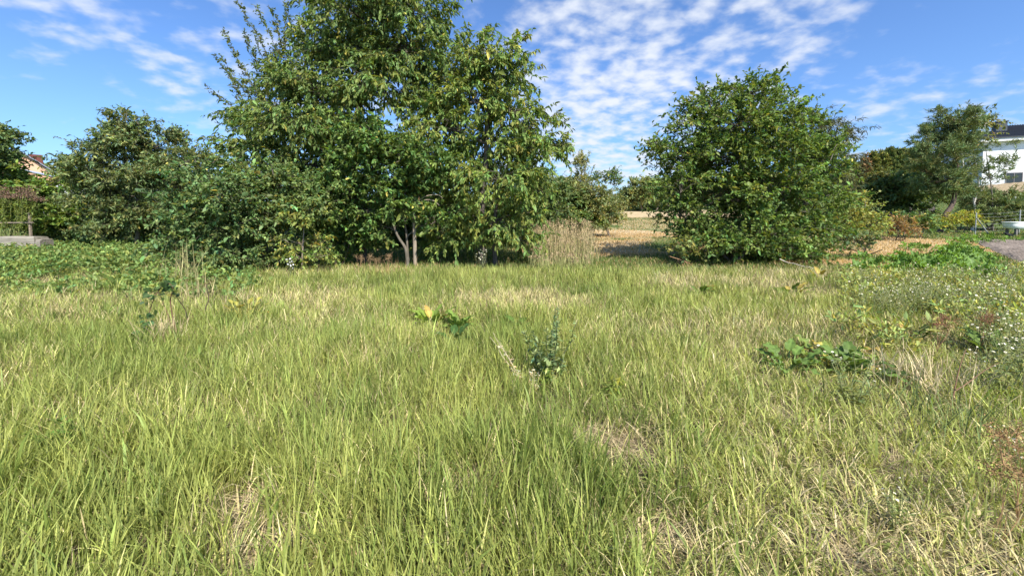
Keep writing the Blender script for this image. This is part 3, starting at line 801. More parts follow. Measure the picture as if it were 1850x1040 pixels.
    tree('leafy_shrub', 'small green shrub right of the rust-tinged one', 'shrub', (1660, 420), 22.5, [(1655, 402, 16, 9), (1672, 408, 14, 8), (1632, 398, 12, 8)], 'mid')
    tree('leafy_shrub', 'dull little shrub on the grass below the grey shed', 'shrub', (1668, 388), 31, [(1668, 384, 12, 6)], 'olive')
    tree('thin_tree', 'thin young tree in front of the low grey shed', 'tree', (1690, 394), 31.5, [(1690, 350, 16, 10), (1692, 362, 12, 8)], 'mid', r0=.07)
    for i, (u, v, w_, c) in enumerate(((1562, 284, 6, 0), (1578, 278, 8, 1), (1593, 277, 7, 1), (1607, 270, 8, 2), (1621, 271, 7, 2), (1634, 272, 8, 1), (1649, 270, 7, 2), (1662, 276, 8, 0))):
        tree('thuja_tree', 'slim pointed thuja in the clipped row on the rise', 'tree', (u, 350), 68 + R.random(),
             [(u, v + 7, w_ * .3, 9, 0), (u, v + 20, w_ * .55, 14, 0), (u, v + 42, w_ * .7, 22, 0)], 'thuja', group='thuja row on the rise',
             st_over=dict(col=[(.12, .085, .04), (.10, .115, .028), (.07, .095, .03)][c]), simple=True, r0=.1, dens=1.3)
    # centre gap, far
    tree('poplar_tree', 'slender upright poplar beyond the tall dry grass', 'tree', (1050, 398), 40,
         [(1051, 300, 9, 18), (1048, 328, 16, 18), (1056, 355, 24, 20), (1040, 350, 20, 18)], 'olive', shoots=[(1045, 320, 1036, 280), (1055, 310, 1066, 276), (1050, 300, 1052, 272), (1040, 340, 1030, 305), (1062, 330, 1074, 300)], st_over=dict(L=.15, col=(.12, .14, .065)), dens=.7)
    tree('thin_tree', 'thin see-through young tree between the poplar and the far hedge', 'tree', (1100, 395), 36,
         [(1098, 318, 14, 10), (1112, 330, 8, 8), (1085, 322, 8, 8)], 'mid', dens=.55, shoots=[(1095, 330, 1078, 310), (1100, 320, 1110, 308), (1105, 335, 1118, 322), (1085, 335, 1070, 318)], r0=.08)
    tree('leafy_shrub', 'dark green bush behind the tall dry grass', 'shrub', (1040, 412), 24,
         [(1020, 365, 30, 22), (1058, 368, 34, 28), (1045, 395, 44, 14), (1000, 360, 24, 26)], 'mid', st_over=dict(col=(.07, .11, .04)))
    tree('olive_shrub', 'olive spreading bush on the left edge of the path', 'shrub', (1100, 412), 23.4,
         [(1082, 372, 30, 24), (1100, 394, 24, 14), (1070, 350, 24, 14), (1078, 395, 24, 14)], 'olive', st_over=dict(col=(.10, .125, .06)))
    for i, bl in enumerate(([(1160, 338, 24, 14), (1150, 355, 18, 10)], [(1185, 348, 24, 20), (1205, 340, 24, 16)], [(1120, 362, 26, 11), (1135, 352, 14, 8)], [(1020, 335, 26, 12), (1000, 345, 30, 16)], [(1240, 345, 40, 24), (1280, 350, 40, 20)])):
        tree('far_tree', ['pale rounded tree at the end of the path', 'darker tree right of the pale one at the path end', 'low bushy tree left of the pale one at the path end', 'far tree beside the small grey gable', 'far tree mostly hidden behind the lone fruit tree'][i],
             'tree', (bl[0][0], 379), 84 + 3 * R.random(), bl, 'far', r0=.2, group='far trees at the path end', st_over=dict(col=[(.095, .13, .06), (.07, .10, .045), (.09, .12, .055), (.075, .11, .055), (.075, .1, .045)][i]))

# far-off woodland closing the horizon
def far_wood():
    cr, st = Acc(), STY['far']
    n = 0
    for az in np.linspace(-62, 62, 90):
        a = math.radians(az + R.normal() * .4)
        d = 128 + 14 * R.random()
        x, y = d * math.sin(a), d * math.cos(a)
        hh = 4.5 + 2.5 * R.random() - (2.4 if -24 < az < 26 else 0)
        c = ground_at(x, y) + np.array([0, 0, hh * .5])
        k = 130
        dr = unit(R.normal(size=(k, 3)) + np.array([0, 0, .2]))
        O = c + dr * np.array([3.8, 3.0, hh * .55]) * (.7 + .3 * R.random((k, 1)))
        s2 = dict(st); s2.update(L=.8, tw=1.2, col=(.07, .095, .045))
        spray_set(cr, None, O, unit(dr + np.array([0, 0, .3])), s2, simple=True)
    tag(cr.build('far_woodland', M_LEAF), 'far-off strip of woodland closing the view behind everything', 'woodland', kind='stuff')
far_wood()

# ------------------------------------------------------------------ snapped trunk
def snapped_trunk():
    Y = 12.0
    b = P(750, 478, Y); b[2] = float(T(b[0], b[1]))
    t = thing('snapped_trunk', 'pale barkless snapped trunk with a splintered top among the fruit trees', 'dead tree', b)
    a = Acc()
    p = smooth_path([b - np.array([0, 0, .05]), P(749, 430, Y), P(748, 385, Y), P(750, 366, Y)], 6)
    tube(a, p, np.linspace(.055, .045, len(p)), (.27, .22, .165), 9, .06)
    for i in range(7):
        q = P(750 + R.normal() * 3, 368, Y) + R.normal(size=3) * .02
        tube(a, [q, q + np.array([R.normal() * .02, 0, .12]), q + np.array([R.normal() * .05, 0, .2 + .15 * R.random()])], [.016, .01, .002], (.45, .29, .15), 5)
    a.build('trunk', M_BARK, t, smooth=True)
    for pts in ([(750, 372), (765, 362), (782, 362), (795, 372)], [(749, 368), (738, 362), (730, 350)], [(752, 368), (768, 355), (790, 352), (800, 358)]):
        a = Acc(); q = smooth_path([P(u, v, Y - .05 * i) for i, (u, v) in enumerate(pts)], 5)
        tube(a, q, np.linspace(.02, .006, len(q)), (.33, .27, .2), 6)
        a.build('branch', M_BARK, t, smooth=True)
snapped_trunk()

# ------------------------------------------------------------------ broad-leaved plants
def big_leaf(acc, base, az, el, L, W, col, droop=.5, ruffle=.08, nl=9, nw=7, stalk=0.0, stalk_acc=None, blotch=None):
    """one broad leaf: a grid with a midrib, wavy rim and a bend along its length"""
    d = np.array([math.cos(az), math.sin(az), 0.]); s = np.array([-d[1], d[0], 0.])
    p = np.array(base, float); e = el
    if stalk:
        q = p + (d * math.cos(el + .25) + np.array([0, 0, 1.]) * math.sin(el + .25)) * stalk
        if stalk_acc is not None: tube(stalk_acc, [p, (p + q) / 2 + np.array([0, 0, .02]), q], [.009, .007, .006], col * 1.1 + .03, 5)
        p = q
    rows, ph = [], R.random() * 6
    for i in range(nl):
        t = i / (nl - 1)
        w = W * (math.sin(math.pi * min(1, .12 + t * .9) ** .8) * .5 + .02) * (1 if t < .97 else .3)
        e_ = e - droop * t * 1.6
        if i: p = p + R.normal(size=3) * L * .012 + (d * math.cos(e_) + np.array([0, 0, 1.]) * math.sin(e_)) * L / (nl - 1)
        n = -d * math.sin(e_) + np.array([0, 0, 1.]) * math.cos(e_)
        for j in range(nw):
            k = j / (nw - 1) * 2 - 1
            lift = .22 * w * abs(k) + ruffle * W * math.sin(5 * t * 3.1 + ph + (2 if k > 0 else 0)) * abs(k) ** 1.5
            rows.append(p + s * w * k + n * lift)
    c = np.tile(col, (nl * nw, 1)) * np.exp(R.normal(size=(nl * nw, 1)) * .07)
    c.reshape(nl, nw, 3)[:, nw // 2] *= 1.35
    if blotch is not None:
        m = R.random(nl * nw) < .45; c[m] = c[m] * .3 + np.asarray(blotch) * .7
    acc.add(np.array(rows), grid_faces(nl, nw), c)

R = np.random.default_rng(23)

def rosette(name, label, cat, loc, n, L, W, col, el=(.5, 1.2), spread=.08, group=None, yellow=0, droop=.5, stalk=.12, ruffle=.08):
    t = thing(name, label, cat, loc, group)
    st = Acc()
    az0 = R.random() * 6.28
    ylw = set(R.permutation(n)[:yellow])
    for i in range(n):
        az = az0 + i * 2.4 + R.normal() * .25
        a = Acc()
        c = np.asarray(col) * math.exp(R.normal() * .18)
        b = loc + np.array([math.cos(az), math.sin(az), 0]) * spread * R.random()
        blotch = None
        if i in ylw: c = np.array([.38, .34, .07]) * math.exp(R.normal() * .2); blotch = (.42, .22, .08)
        k = min(1.2, math.exp(R.normal() * .2))
        big_leaf(a, b, az, R.uniform(*el), L * k, W * k, c, droop * R.uniform(.6, 1.3), ruffle, stalk=stalk * k, stalk_acc=st, blotch=blotch)
        o = a.build('leaf', M_BROAD, t, smooth=True)
        if i in ylw: o['label'] = 'yellowed withering leaf'
    if st.n: st.build('stalk', M_STEM, t, smooth=True)
    return t

rosette('burdock_plant', 'clump of broad upright bright leaves with one yellow leaf in mid meadow', 'plant', G(780, 592), 24, .22, .085, (.20, .28, .05), (.6, 1.35), .14, yellow=2, ruffle=.14)
rosette('burdock_plant', 'clump of curled broad leaves just right of the bright one in mid meadow', 'plant', G(828, 604), 20, .20, .08, (.17, .25, .05), (.6, 1.35), .12, yellow=1, ruffle=.16)
rosette('burdock_plant', 'dark little broad-leaved plant below the two mid-meadow clumps', 'plant', G(822, 625), 6, .17, .08, (.06, .12, .03), (.5, 1.2), .05)
rosette('burdock_plant', 'small broad-leaved plant left of the grey-green mugwort', 'plant', G(940, 600), 6, .17, .09, (.09, .15, .03), (.5, 1.2), .06)
rosette('dock_plant', 'sprawling dark broad-leaved plant at the left of the withering patch', 'plant', G(1420, 668), 26, .16, .075, (.14, .22, .05), (.4, 1.15), .22, ruffle=.18)
rosette('dock_plant', 'sprawling broad-leaved plant with crumpled straw-yellow leaves in the middle of the patch', 'plant', G(1500, 662), 22, .18, .09, (.17, .23, .05), (.4, 1.15), .2, yellow=5, ruffle=.25)
rosette('dock_plant', 'dark flat-leaved plant with yellow tips at the right of the withering patch', 'plant', G(1545, 680), 18, .19, .09, (.12, .19, .045), (.3, 1.1), .16, yellow=1, ruffle=.15)
rosette('dock_plant', 'broad-leaved plant with yellow leaves at the far edge of the meadow', 'plant', G(1428, 535), 14, .22, .10, (.12, .17, .035), (.4, 1.2), .2, yellow=3)
rosette('dock_plant', 'broad-leaved plant by the pale stick under the lone fruit tree', 'plant', G(1480, 505), 11, .2, .09, (.14, .18, .035), (.4, 1.2), .18, yellow=3)
rosette('dock_plant', 'small broad-leaved plant left of the far-edge yellow one', 'plant', G(1265, 535), 6, .22, .12, (.10, .16, .035), (.4, 1.1), .15, yellow=1)
rosette('dock_plant', 'orange-yellow withered broad leaves among the white flowers', 'plant', G(1590, 528), 9, .18, .09, (.18, .16, .035), (.3, 1.1), .14, yellow=4)
rosette('dock_plant', 'dark leaves with orange rims behind the right withering patch', 'plant', G(1640, 615), 11, .2, .10, (.09, .13, .03), (.3, 1.2), .14, yellow=4)
rosette('dock_plant', 'big yellow leaves at the right picture edge beyond the white flowers', 'plant', G(1838, 575), 12, .24, .13, (.20, .19, .035), (.4, 1.1), .2, yellow=4)
rosette('dock_plant', 'green leaves with a yellow fold near the leafy crop, among the flowers', 'plant', G(1790, 545), 9, .2, .1, (.12, .16, .035), (.4, 1.1), .14, yellow=2)
rosette('dock_plant', 'light green clump of upright leaves below the white flowers', 'plant', G(1800, 650), 9, .22, .09, (.13, .20, .045), (.6, 1.35), .12)
rosette('yellow_weed', 'yellow-leaved weed right of the bent sapling', 'plant', G(440, 578), 18, .10, .055, (.30, .28, .06), (.2, 1.3), .16, yellow=7, stalk=.24)

# leafy crop on the right: every plant its own
def crop():
    kinds = []
    for k in range(4):
        t = rosette('crop_plant', 'light green leafy crop plant in the patch beside the bare soil', 'plant', np.array([0, 0, -200.]), 15, .19, .135, (.135, .235, .045), (.25, 1.25), .16, 'leafy crop plants', ruffle=.22, stalk=.14, droop=.6)
        kinds.append(t)
    spots = []
    for _ in range(400):
        u, v = R.uniform(1540, 1822), R.uniform(446, 516)
        right = np.clip((u - 1680) / 90, 0, 1)
        if v < 458 and u < 1700: continue
        if not ((v > 470 and u < 1680 + (v - 440) * .5 and R.random() < .55) or (right > .2 and v < 520 and u < 1745 + (v - 446) * 1.2)): continue
        if v > 500 and u < 1700: continue
        p = G(u, v)
        if all(np.hypot(*(p - q)[:2]) > .42 for q in spots): spots.append(p)
        if len(spots) > 72: break
    for u, v in ((1640, 452), (1655, 449), (1670, 456), (1735, 444), (1765, 441), (1790, 440), (1720, 438), (1745, 437), (1820, 436), (1845, 437)):
        spots.append(G(u, v))
    for i, p in enumerate(spots):
        src = kinds[i % 4]
        if i < 4: o = src
        else:
            o = src.copy(); C.objects.link(o)
            for ch in src.children:
                c = ch.copy(); C.objects.link(c); c.parent = o
        o.location = tuple(p); o.rotation_euler.z = R.random() * 6.28
        s = R.uniform(.65, 1.1); o.scale = (s, s, s * R.uniform(1.2, 1.9))
crop()

# weeds carpeting the left
def weeds():
    a = Acc()
    st = dict(STY['mid']); st.update(L=.085, tw=.24, per=9, droop=.1, up=.4, col=(.085, .135, .045), W=.45)
    n = 6500
    y = 7.2 + 12.5 * R.random(n) ** .8
    x = -1.45 * y + R.random(n) * (.75 * y + .6)
    k = (x < -4.6 - .58 * (y - 7.5) + R.normal(size=n) * .7) & (x > -1.42 * y) & (fbm(x, y, .7, 1) > .40)
    x, y = x[k], y[k]; n = len(x)
    hgt = np.where((y > 13) & (x < -1.05 * y), .45, 1) * np.where(R.random(n) < .08, 1.7, 1) * (.03 + .22 * R.random(n)) * (.4 + 1.0 * fbm(x, y, .5, 2)) * np.clip((y - 6.5) / 3, .45, 1.15)
    O = np.stack([x, y, T(x, y) + hgt], 1)
    D = unit(R.normal(size=(n, 3)) * np.array([1, 1, .3]) + np.array([0, 0, .7]))
    spray_set(a, a, O, D, st, tcol=(.10, .14, .04))
    tag(a.build('leafy_weeds', M_LEAF), 'low carpet of dark green leafy weeds in front of the timber block', 'weeds', kind='stuff')
weeds()

def right_weeds():
    a = Acc()
    st = dict(STY['mid']); st.update(L=.07, tw=.24, per=7, droop=.05, up=.6, col=(.16, .20, .07), W=.28, yel=.04)
    n = 3000
    y = 3.6 + 6.2 * R.random(n)
    x = y * (.84 + .52 * R.random(n))
    k = (fbm(x, y, .8, 3) > .40) & (x > 3.9 + .4 * (y - 4) + R.normal(size=n) * .7)
    x, y = x[k], y[k]; n = len(x)
    O = np.stack([x, y, T(x, y) + (.03 + .24 * R.random(n)) * (.3 + 1.2 * fbm(x, y, .9, 1))], 1)
    D = unit(R.normal(size=(n, 3)) * np.array([1, 1, .3]) + np.array([0, 0, .9]))
    spray_set(a, a, O, D, st, tcol=(.20, .17, .08))
    tag(a.build('meadow_weeds', M_LEAF), 'tangle of thin yellow-green weeds under the white daisies', 'weeds', kind='stuff')
right_weeds()

# tall dry grass beside the path and small tufts
def tall_grass():
    a = Acc()
    def clump(u0, u1, v0, v1, n, h0, h1, w, col, seedy=.5):
        pts = np.array([G(R.uniform(u0, u1), R.uniform(v0, v1)) for _ in range(n)])
        x, y = pts[:, 0], pts[:, 1]
        h = R.uniform(h0, h1, n)
        c = np.asarray(col) * np.exp(R.normal(size=(n, 1)) * .25)
        blades(a, n, x, y, h, w * (.6 + .8 * R.random(n)), R.random(n) * 6.283, .03 + .1 * np.abs(R.normal(size=n)), .25 * np.abs(R.normal(size=n)), c, c * .85, 3)
        m = R.random(n) < seedy
        k = 7
        B = np.repeat(np.stack([x, y, T(x, y) + h * .84], 1)[m], k, 0)
        B[:, 2] += R.random(len(B)) * .15 * np.repeat(h[m], k); B[:, :2] += R.normal(size=(len(B), 2)) * .022
        L = .05 + .05 * R.random(len(B))
        leaf_batch(a, B, unit(R.normal(size=B.shape) * .4 + np.array([0, 0, 1.])), R.normal(size=B.shape), L, L * .32, np.array([.40, .30, .17]) * np.exp(R.normal(size=(len(B), 1)) * .2), simple=True)
    clump(948, 1072, 446, 476, 900, .55, 1.45, .013, (.42, .34, .18), .4)
    clump(948, 1072, 446, 478, 700, .4, 1.0, .014, (.22, .24, .08), .05)
    clump(960, 1085, 458, 484, 380, .3, .8, .012, (.36, .32, .15), .3)
    clump(955, 1070, 478, 490, 320, .2, .45, .010, (.30, .30, .12), .15)
    tag(a.build('tall_dry_grass', M_STRAW), 'waist-high stand of pale dry grass left of the path', 'grass', kind='stuff')
    a2 = a
tall_grass()

def stalk_tuft(name, label, loc, n, h, col, spread, w=.008, lean=.25):
    a = Acc()
    x, y = loc[0] + R.normal(size=n) * spread, loc[1] + R.normal(size=n) * spread
    c = np.asarray(col) * np.exp(R.normal(size=(n, 1)) * .22)
    blades(a, n, x, y, h * R.uniform(.55, 1.1, n), w * R.uniform(.6, 1.4, n), R.random(n) * 6.283, lean * np.abs(R.normal(size=n)), .9 * np.abs(R.normal(size=n)), c, c * .9, 5)
    return tag(a.build(name, M_STRAW, origin=loc), label, 'grass tuft')
stalk_tuft('grass_tuft', 'tall arching dry grass tuft at the foot of the nearest shrub', G(335, 520), 70, 1.05, (.40, .36, .17), .16)
stalk_tuft('grass_tuft', 'straw-coloured upright tuft between nearest shrub and bent sapling', G(358, 545), 60, .62, (.45, .37, .2), .16)
stalk_tuft('grass_tuft', 'two pale dry stalks standing in the dark weeds', G(272, 505), 6, .72, (.50, .42, .25), .12)
stalk_tuft('grass_tuft', 'bundle of leaning straw beneath the bent sapling', G(300, 628), 90, .50, (.50, .40, .23), .08, lean=.4)
stalk_tuft('grass_tuft', 'pale bleached tuft left of the dead forked stem', G(1660, 700), 220, .42, (.52, .43, .25), .22, lean=.55)
stalk_tuft('grass_tuft', 'dark green lush tuft at the foot of the dead forked stem', G(1690, 760), 220, .34, (.15, .20, .07), .26, w=.006, lean=.6)
stalk_tuft('grass_tuft', 'reddish dry grass patch at the near edge of the tree shade', G(690, 498), 150, .42, (.36, .24, .12), .5)

# ------------------------------------------------------------------ single wild plants
def bent_sapling():
    b = G(325, 618)
    Y = b[1]
    t = thing('bent_sapling', 'bent young sapling with hanging dark rounded leaves on two brown stems', 'sapling', b)
    a = Acc()
    main = smooth_path([b - np.array([0, 0, .04]), P(315, 585, Y), P(308, 545, Y), P(312, 520, Y - .05), P(300, 512, Y - .1), P(280, 535, Y - .15), P(265, 580, Y - .2), P(255, 612, Y - .22), P(243, 635, Y - .25)], 6)
    tube(a, main, np.linspace(.0075, .003, len(main)), (.15, .085, .05), 6)
    s2 = smooth_path([b + np.array([-.02, .02, -.03]), P(310, 590, Y + .03), P(300, 560, Y + .05), P(290, 535, Y + .02)], 6)
    tube(a, s2, np.linspace(.006, .003, len(s2)), (.16, .09, .055), 6)
    s3 = smooth_path([P(340, 585, Y + .3), P(335, 560, Y + .25), P(325, 545, Y + .1), P(318, 535, Y)], 5)
    tube(a, s3, np.linspace(.007, .003, len(s3)), (.25, .17, .1), 5)
    a.build('stem', M_STEM, t, smooth=True)
    lf = Acc()
    n = 95
    m = main[len(main) // 3:]
    idx = R.integers(0, len(m), n)
    B = m[idx] + R.normal(size=(n, 3)) * np.array([.05, .05, .035])
    D = unit(R.normal(size=(n, 3)) * .7 + np.array([-.5, -.2, -.55]))
    L = .045 + .04 * R.random(n)
    leaf_batch(lf, B, D, unit(R.normal(size=(n, 3)) * .4 + np.array([.4, -.7, .5])), L, L * .72, var_col((.06, .105, .03), n, .3, .08), fold=.12, curl=.15)
    lf.build('foliage', M_BROAD, t)
    b2 = G(372, 585); Y2 = b2[1]
    t2 = thing('dead_stem', 'dark crooked dry stem standing right of the bent sapling', 'stem', b2)
    a = Acc(); q = smooth_path([b2 - np.array([0, 0, .04]), P(371, 560, Y2), P(377, 540, Y2), P(373, 515, Y2)], 6)
    tube(a, q, np.linspace(.010, .005, len(q)), (.10, .07, .05), 6); a.build('stem', M_STEM, t2, smooth=True)
    for u, v in ((362, 512), (385, 508), (368, 500)):
        a = Acc(); tube(a, curve(P(373, 518, Y2), P(u, v, Y2), .01, 5, .004), [.004, .004, .003, .003, .002], (.12, .08, .05), 5); a.build('twig', M_STEM, t2)
bent_sapling()

def herb(name, label, loc, h, nst, col, L, W, spread, stemc, leafn=46, flower=None, fl_n=0, fl_r=.008, cat='plant', lean=.1, group=None, up=.4, tilt=0.0):
    t = thing(name, label, cat, loc, group)
    sa, la, fa = Acc(), Acc(), Acc()
    for i in range(nst):
        a = R.random() * 6.283
        b = loc + np.array([math.cos(a), math.sin(a), 0]) * spread * .3 * R.random()
        hh = h * R.uniform(.65, 1.05)
        e = b + np.array([math.cos(a) * (spread * R.random() + lean * hh * R.normal()), math.sin(a) * spread * R.random(), hh])
        e = e + np.array([tilt, 0, 0]) * hh
        pts = curve(b - np.array([0, 0, .02]), e, 0, 7, .012 * hh)
        tube(sa, pts, np.linspace(.0055, .0018, 7) * (h / .5) ** .5, stemc, 4)
        if leafn:
            k = leafn
            tt = R.random(k) * .9 + .08
            B = np.stack([np.interp(tt, np.linspace(0, 1, 7), pts[:, q]) for q in range(3)], 1)
            D = unit(R.normal(size=(k, 3)) * np.array([1, 1, .5]) + np.array([0, 0, up]))
            Lf = L * (1.15 - .7 * tt) * np.exp(R.normal(size=k) * .25)
            leaf_batch(la, B, D, unit(R.normal(size=(k, 3)) * .3 + np.array([0, 0, 1.])), Lf, Lf * W, var_col(col, k, .25, .08), curl=.12)
        if fl_n:
            for j in range(fl_n):
                p0 = pts[-1 - (j % 3)]
                p1 = p0 + np.array([R.normal() * .05, R.normal() * .05, .02 + .05 * R.random()]) * (h / .5)
                tube(sa, [p0, (p0 + p1) / 2 + np.array([0, 0, -.006]), p1], [.0015, .0012, .001], stemc, 3)
                nrm = unit(np.array([R.normal() * .45, R.normal() * .45 - .25, 1.]))
                u_ = unit(np.cross(nrm, [1, 0, 0])); w_ = np.cross(nrm, u_)
                m = 8; th = np.arange(m) / m * 6.283
                r = fl_r * R.uniform(.7, 1.3) * (1 + .18 * (np.arange(m) % 2))[:, None]
                ring = p1 + r * (u_ * np.cos(th)[:, None] + w_ * np.sin(th)[:, None]) + nrm * fl_r * .25
                fc = np.asarray(flower) * math.exp(R.normal() * .12)
                v = np.concatenate([ring, [p1 + nrm * fl_r * .35]])
                cc = np.concatenate([np.tile(fc, (m, 1)), [np.array([.6, .45, .06]) if fl_r < .012 and fc[2] > .5 else fc]])
                fa.add(v, [[q, (q + 1) % m, m] for q in range(m)], cc)
    sa.build('stem', M_STEM, t)
    if la.n: la.build('foliage', M_BROAD, t)
    if fa.n: fa.build('blossom', M_PETAL, t)
    return t

herb('mugwort_plant', 'grey-green bushy mugwort standing in the middle of the meadow', G(990, 690), .66, 9, (.23, .29, .12), .075, .34, .26, (.10, .12, .06), 64)
herb('weed_plant', 'pale bright-leaved weed at the foot of the mugwort', G(988, 702), .22, 4, (.16, .24, .05), .09, .45, .05, (.12, .16, .05), 14)
herb('weed_plant', 'small yellow-green weed right of the mugwort above the bare patch', G(1108, 725), .24, 5, (.22, .26, .05), .08, .4, .07, (.14, .16, .05), 12)
herb('weed_plant', 'serrated light green weed in the grass at the left picture edge', G(95, 830), .26, 6, (.12, .21, .04), .10, .36, .12, (.12, .18, .05), 12)
herb('withered_stalk', 'withered cream-coloured flower stalk leaning left of the mugwort', G(952, 705), .52, 3, (.50, .44, .30), .045, .4, .04, (.42, .36, .22), 30, lean=.05, tilt=-.62)
herb('withered_stalk', 'short cream-coloured seed stalk between leaning stalk and mugwort', G(965, 716), .26, 4, (.55, .49, .33), .035, .45, .05, (.42, .36, .22), 22)
herb('withered_stalk', 'pinkish dry dock seed head low in the near grass', G(905, 880), .16, 4, (.48, .27, .16), .022, .7, .03, (.40, .24, .14), 26)
herb('white_flower_plant', 'cluster of white flowers beneath the drooping cherry boughs', G(958, 482), .5, 6, (.08, .12, .05), .07, .3, .14, (.12, .14, .06), 18, (.26, .27, .2), 1, .007)
herb('white_flower_plant', 'tall pale-flowered weed in front of the drooping cherry boughs', G(868, 498), .62, 7, (.16, .18, .09), .07, .3, .15, (.2, .2, .1), 24, (.42, .40, .28), 4, .016)
herb('white_flower_plant', 'few white flowers at the shrub edge left of the yellowish sapling', G(528, 500), .42, 5, (.08, .12, .05), .07, .3, .14, (.12, .14, .06), 14, (.78, .78, .74), 5, .018)

def fleabane():
    kinds = []
    for i in range(4):
        kinds.append(herb('fleabane_plant', 'bushy weed with many tiny white daisy flowers in the right flower patch', np.array([0, 0, 0.]), .44, 10, (.24, .28, .10), .06, .25, .24, (.26, .27, .12), 24, (.66, .66, .6), 2, .0075, group='white fleabane plants'))
    spots = []
    for _ in range(1500):
        u, v = R.uniform(1540, 1900), R.uniform(515, 720)
        w = math.exp(-((v - 545) / 45) ** 2) + .8 * math.exp(-((u - 1830) / 60) ** 2 - ((v - 650) / 60) ** 2) + .25
        if u < 1600 and v > 570: w *= .15
        if u < 1700 and v > 640: w *= .1
        if R.random() > w: continue
        p = G(u, v)
        if vnoise(p[0], p[1], .9, 2) < .45: continue
        if all(np.hypot(*(p - q)[:2]) > .15 for q in spots): spots.append(p)
        if len(spots) >= 80: break
    for u, v in ((1540, 730), (1625, 960), (1835, 860), (1190, 520)):
        spots.append(G(u, v))
    for i, p in enumerate(spots):
        src = kinds[i % 4]
        if i < 4: o = src
        else:
            o = src.copy(); C.objects.link(o)
            for ch in src.children:
                c = ch.copy(); C.objects.link(c); c.parent = o
        o.location = tuple(p); o.rotation_euler.z = R.random() * 6.28
        s = R.uniform(.75, 1.25) * (.5 if p[1] < 3.2 else 1); o.scale = (s, s, s)
fleabane()

def umbels():
    for (u, v, h, lab, c) in ((650, 488, .38, 'leftmost dried brown umbel in the row at the tree shade', (.30, .20, .11)), (668, 486, .36, 'second dried brown umbel from the left at the tree shade', (.32, .22, .12)),
                              (684, 490, .34, 'dried brown umbel third from the left at the tree shade', (.28, .19, .1)), (702, 492, .44, 'tallest and rightmost dried umbel left of the fruit tree fork', (.33, .22, .12)),
                              (1800, 990, .42, 'rust-brown dry seed heads at the lower right corner', (.30, .19, .09)), (1840, 960, .46, 'rust-brown dry seed heads on the lower right picture edge', (.32, .19, .09)),
                              (1690, 640, .4, 'reddish dry seed heads right of the orange-rimmed leaves', (.28, .13, .08)), (1770, 640, .42, 'reddish dry seed heads among the white flowers', (.28, .14, .08))):
        b = G(u, v)
        t = thing('dried_umbel', lab, 'plant', b, 'dried umbels')
        sa, fa = Acc(), Acc()
        for s in range(5):
            a = R.random() * 6.28
            top = b + np.array([math.cos(a) * .12 * R.random(), math.sin(a) * .1 * R.random(), h * R.uniform(.75, 1.05)])
            tube(sa, curve(b - np.array([0, 0, .02]), top, 0, 5, .01), [.0024, .0022, .002, .0018, .0015], np.asarray(c) * 1.1, 4)
            for k in range(11):
                q = top + np.array([R.normal() * .045, R.normal() * .045, .02 + .035 * R.normal()])
                tube(sa, [top, (top + q) / 2, q], [.0016, .0013, .001], np.asarray(c) * 1.1, 3)
                m = 12
                B = q + R.normal(size=(m, 3)) * .012
                L = np.full(m, .009)
                leaf_batch(fa, B, R.normal(size=(m, 3)), R.normal(size=(m, 3)), L, L * .8, np.asarray(c) * np.exp(R.normal(size=(m, 1)) * .25), simple=True)
        sa.build('stem', M_STEM, t); fa.build('blossom', M_STRAW, t)
umbels()

def forked_stem():
    b = G(1712, 745); Y = b[1]
    t = thing('dead_stem', 'forked brown dead stem leaning right among the white flowers', 'stem', b)
    for pts, r, nm in (([(1712, 745), (1722, 715), (1732, 670), (1745, 630)], .0065, 'stem'), ([(1727, 705), (1750, 690), (1780, 668), (1805, 655)], .0045, 'branch')):
        a = Acc(); q = smooth_path([P(u, v, Y + .04 * i) for i, (u, v) in enumerate(pts)], 6)
        if nm == 'stem': q[0] = b - np.array([0, 0, .03])
        tube(a, q, np.linspace(r, r * .4, len(q)), (.19, .11, .065), 6); a.build(nm, M_STEM, t, smooth=True)
forked_stem()

def pale_stick():
    a = Acc(); p0, p1 = G(1408, 487), G(1470, 493)
    p0[2] += .30; p1[2] += .12
    o0 = (p0 + p1) / 2
    tube(a, curve(p0, p1, -.03, 8, .012), np.linspace(.014, .007, 8), (.55, .48, .38), 6)
    t = a.build('fallen_stick', M_BARK, origin=o0); tag(t, 'pale bare stick lying at the meadow edge under the lone fruit tree', 'stick')
pale_stick()

# ------------------------------------------------------------------ solid things
def box(acc, x0, x1, y0, y1, z0, z1, col, M=None):
    v = np.array([[x, y, z] for z in (z0, z1) for x, y in ((x0, y0), (x1, y0), (x1, y1), (x0, y1))], float)
    if M is not None: v = v @ M[:, :3].T + M[:, 3]
    acc.add(v, [[3, 2, 1, 0], [4, 5, 6, 7], [0, 1, 5, 4], [1, 2, 6, 5], [2, 3, 7, 6], [3, 0, 4, 7]], col)

def prism(acc, prof, y0, y1, col, M=None):
    """profile (x, z) pulled from y0 to y1"""
    n = len(prof)
    v = np.array([[x, y, z] for y in (y0, y1) for x, z in prof], float)
    if M is not None: v = v @ M[:, :3].T + M[:, 3]
    acc.add(v, [[i, (i + 1) % n, n + (i + 1) % n, n + i] for i in range(n)], col)
    k = acc.n - 2 * n
    for off in (0, n):
        c = v[off:off + n].mean(0, keepdims=True)
        acc.add(np.concatenate([v[off:off + n], c]), [[i, (i + 1) % n, n] for i in range(n)], col)

def frame(loc, ang):
    c, s = math.cos(ang), math.sin(ang)
    return np.array([[c, -s, 0, loc[0]], [s, c, 0, loc[1]], [0, 0, 1, loc[2]]])

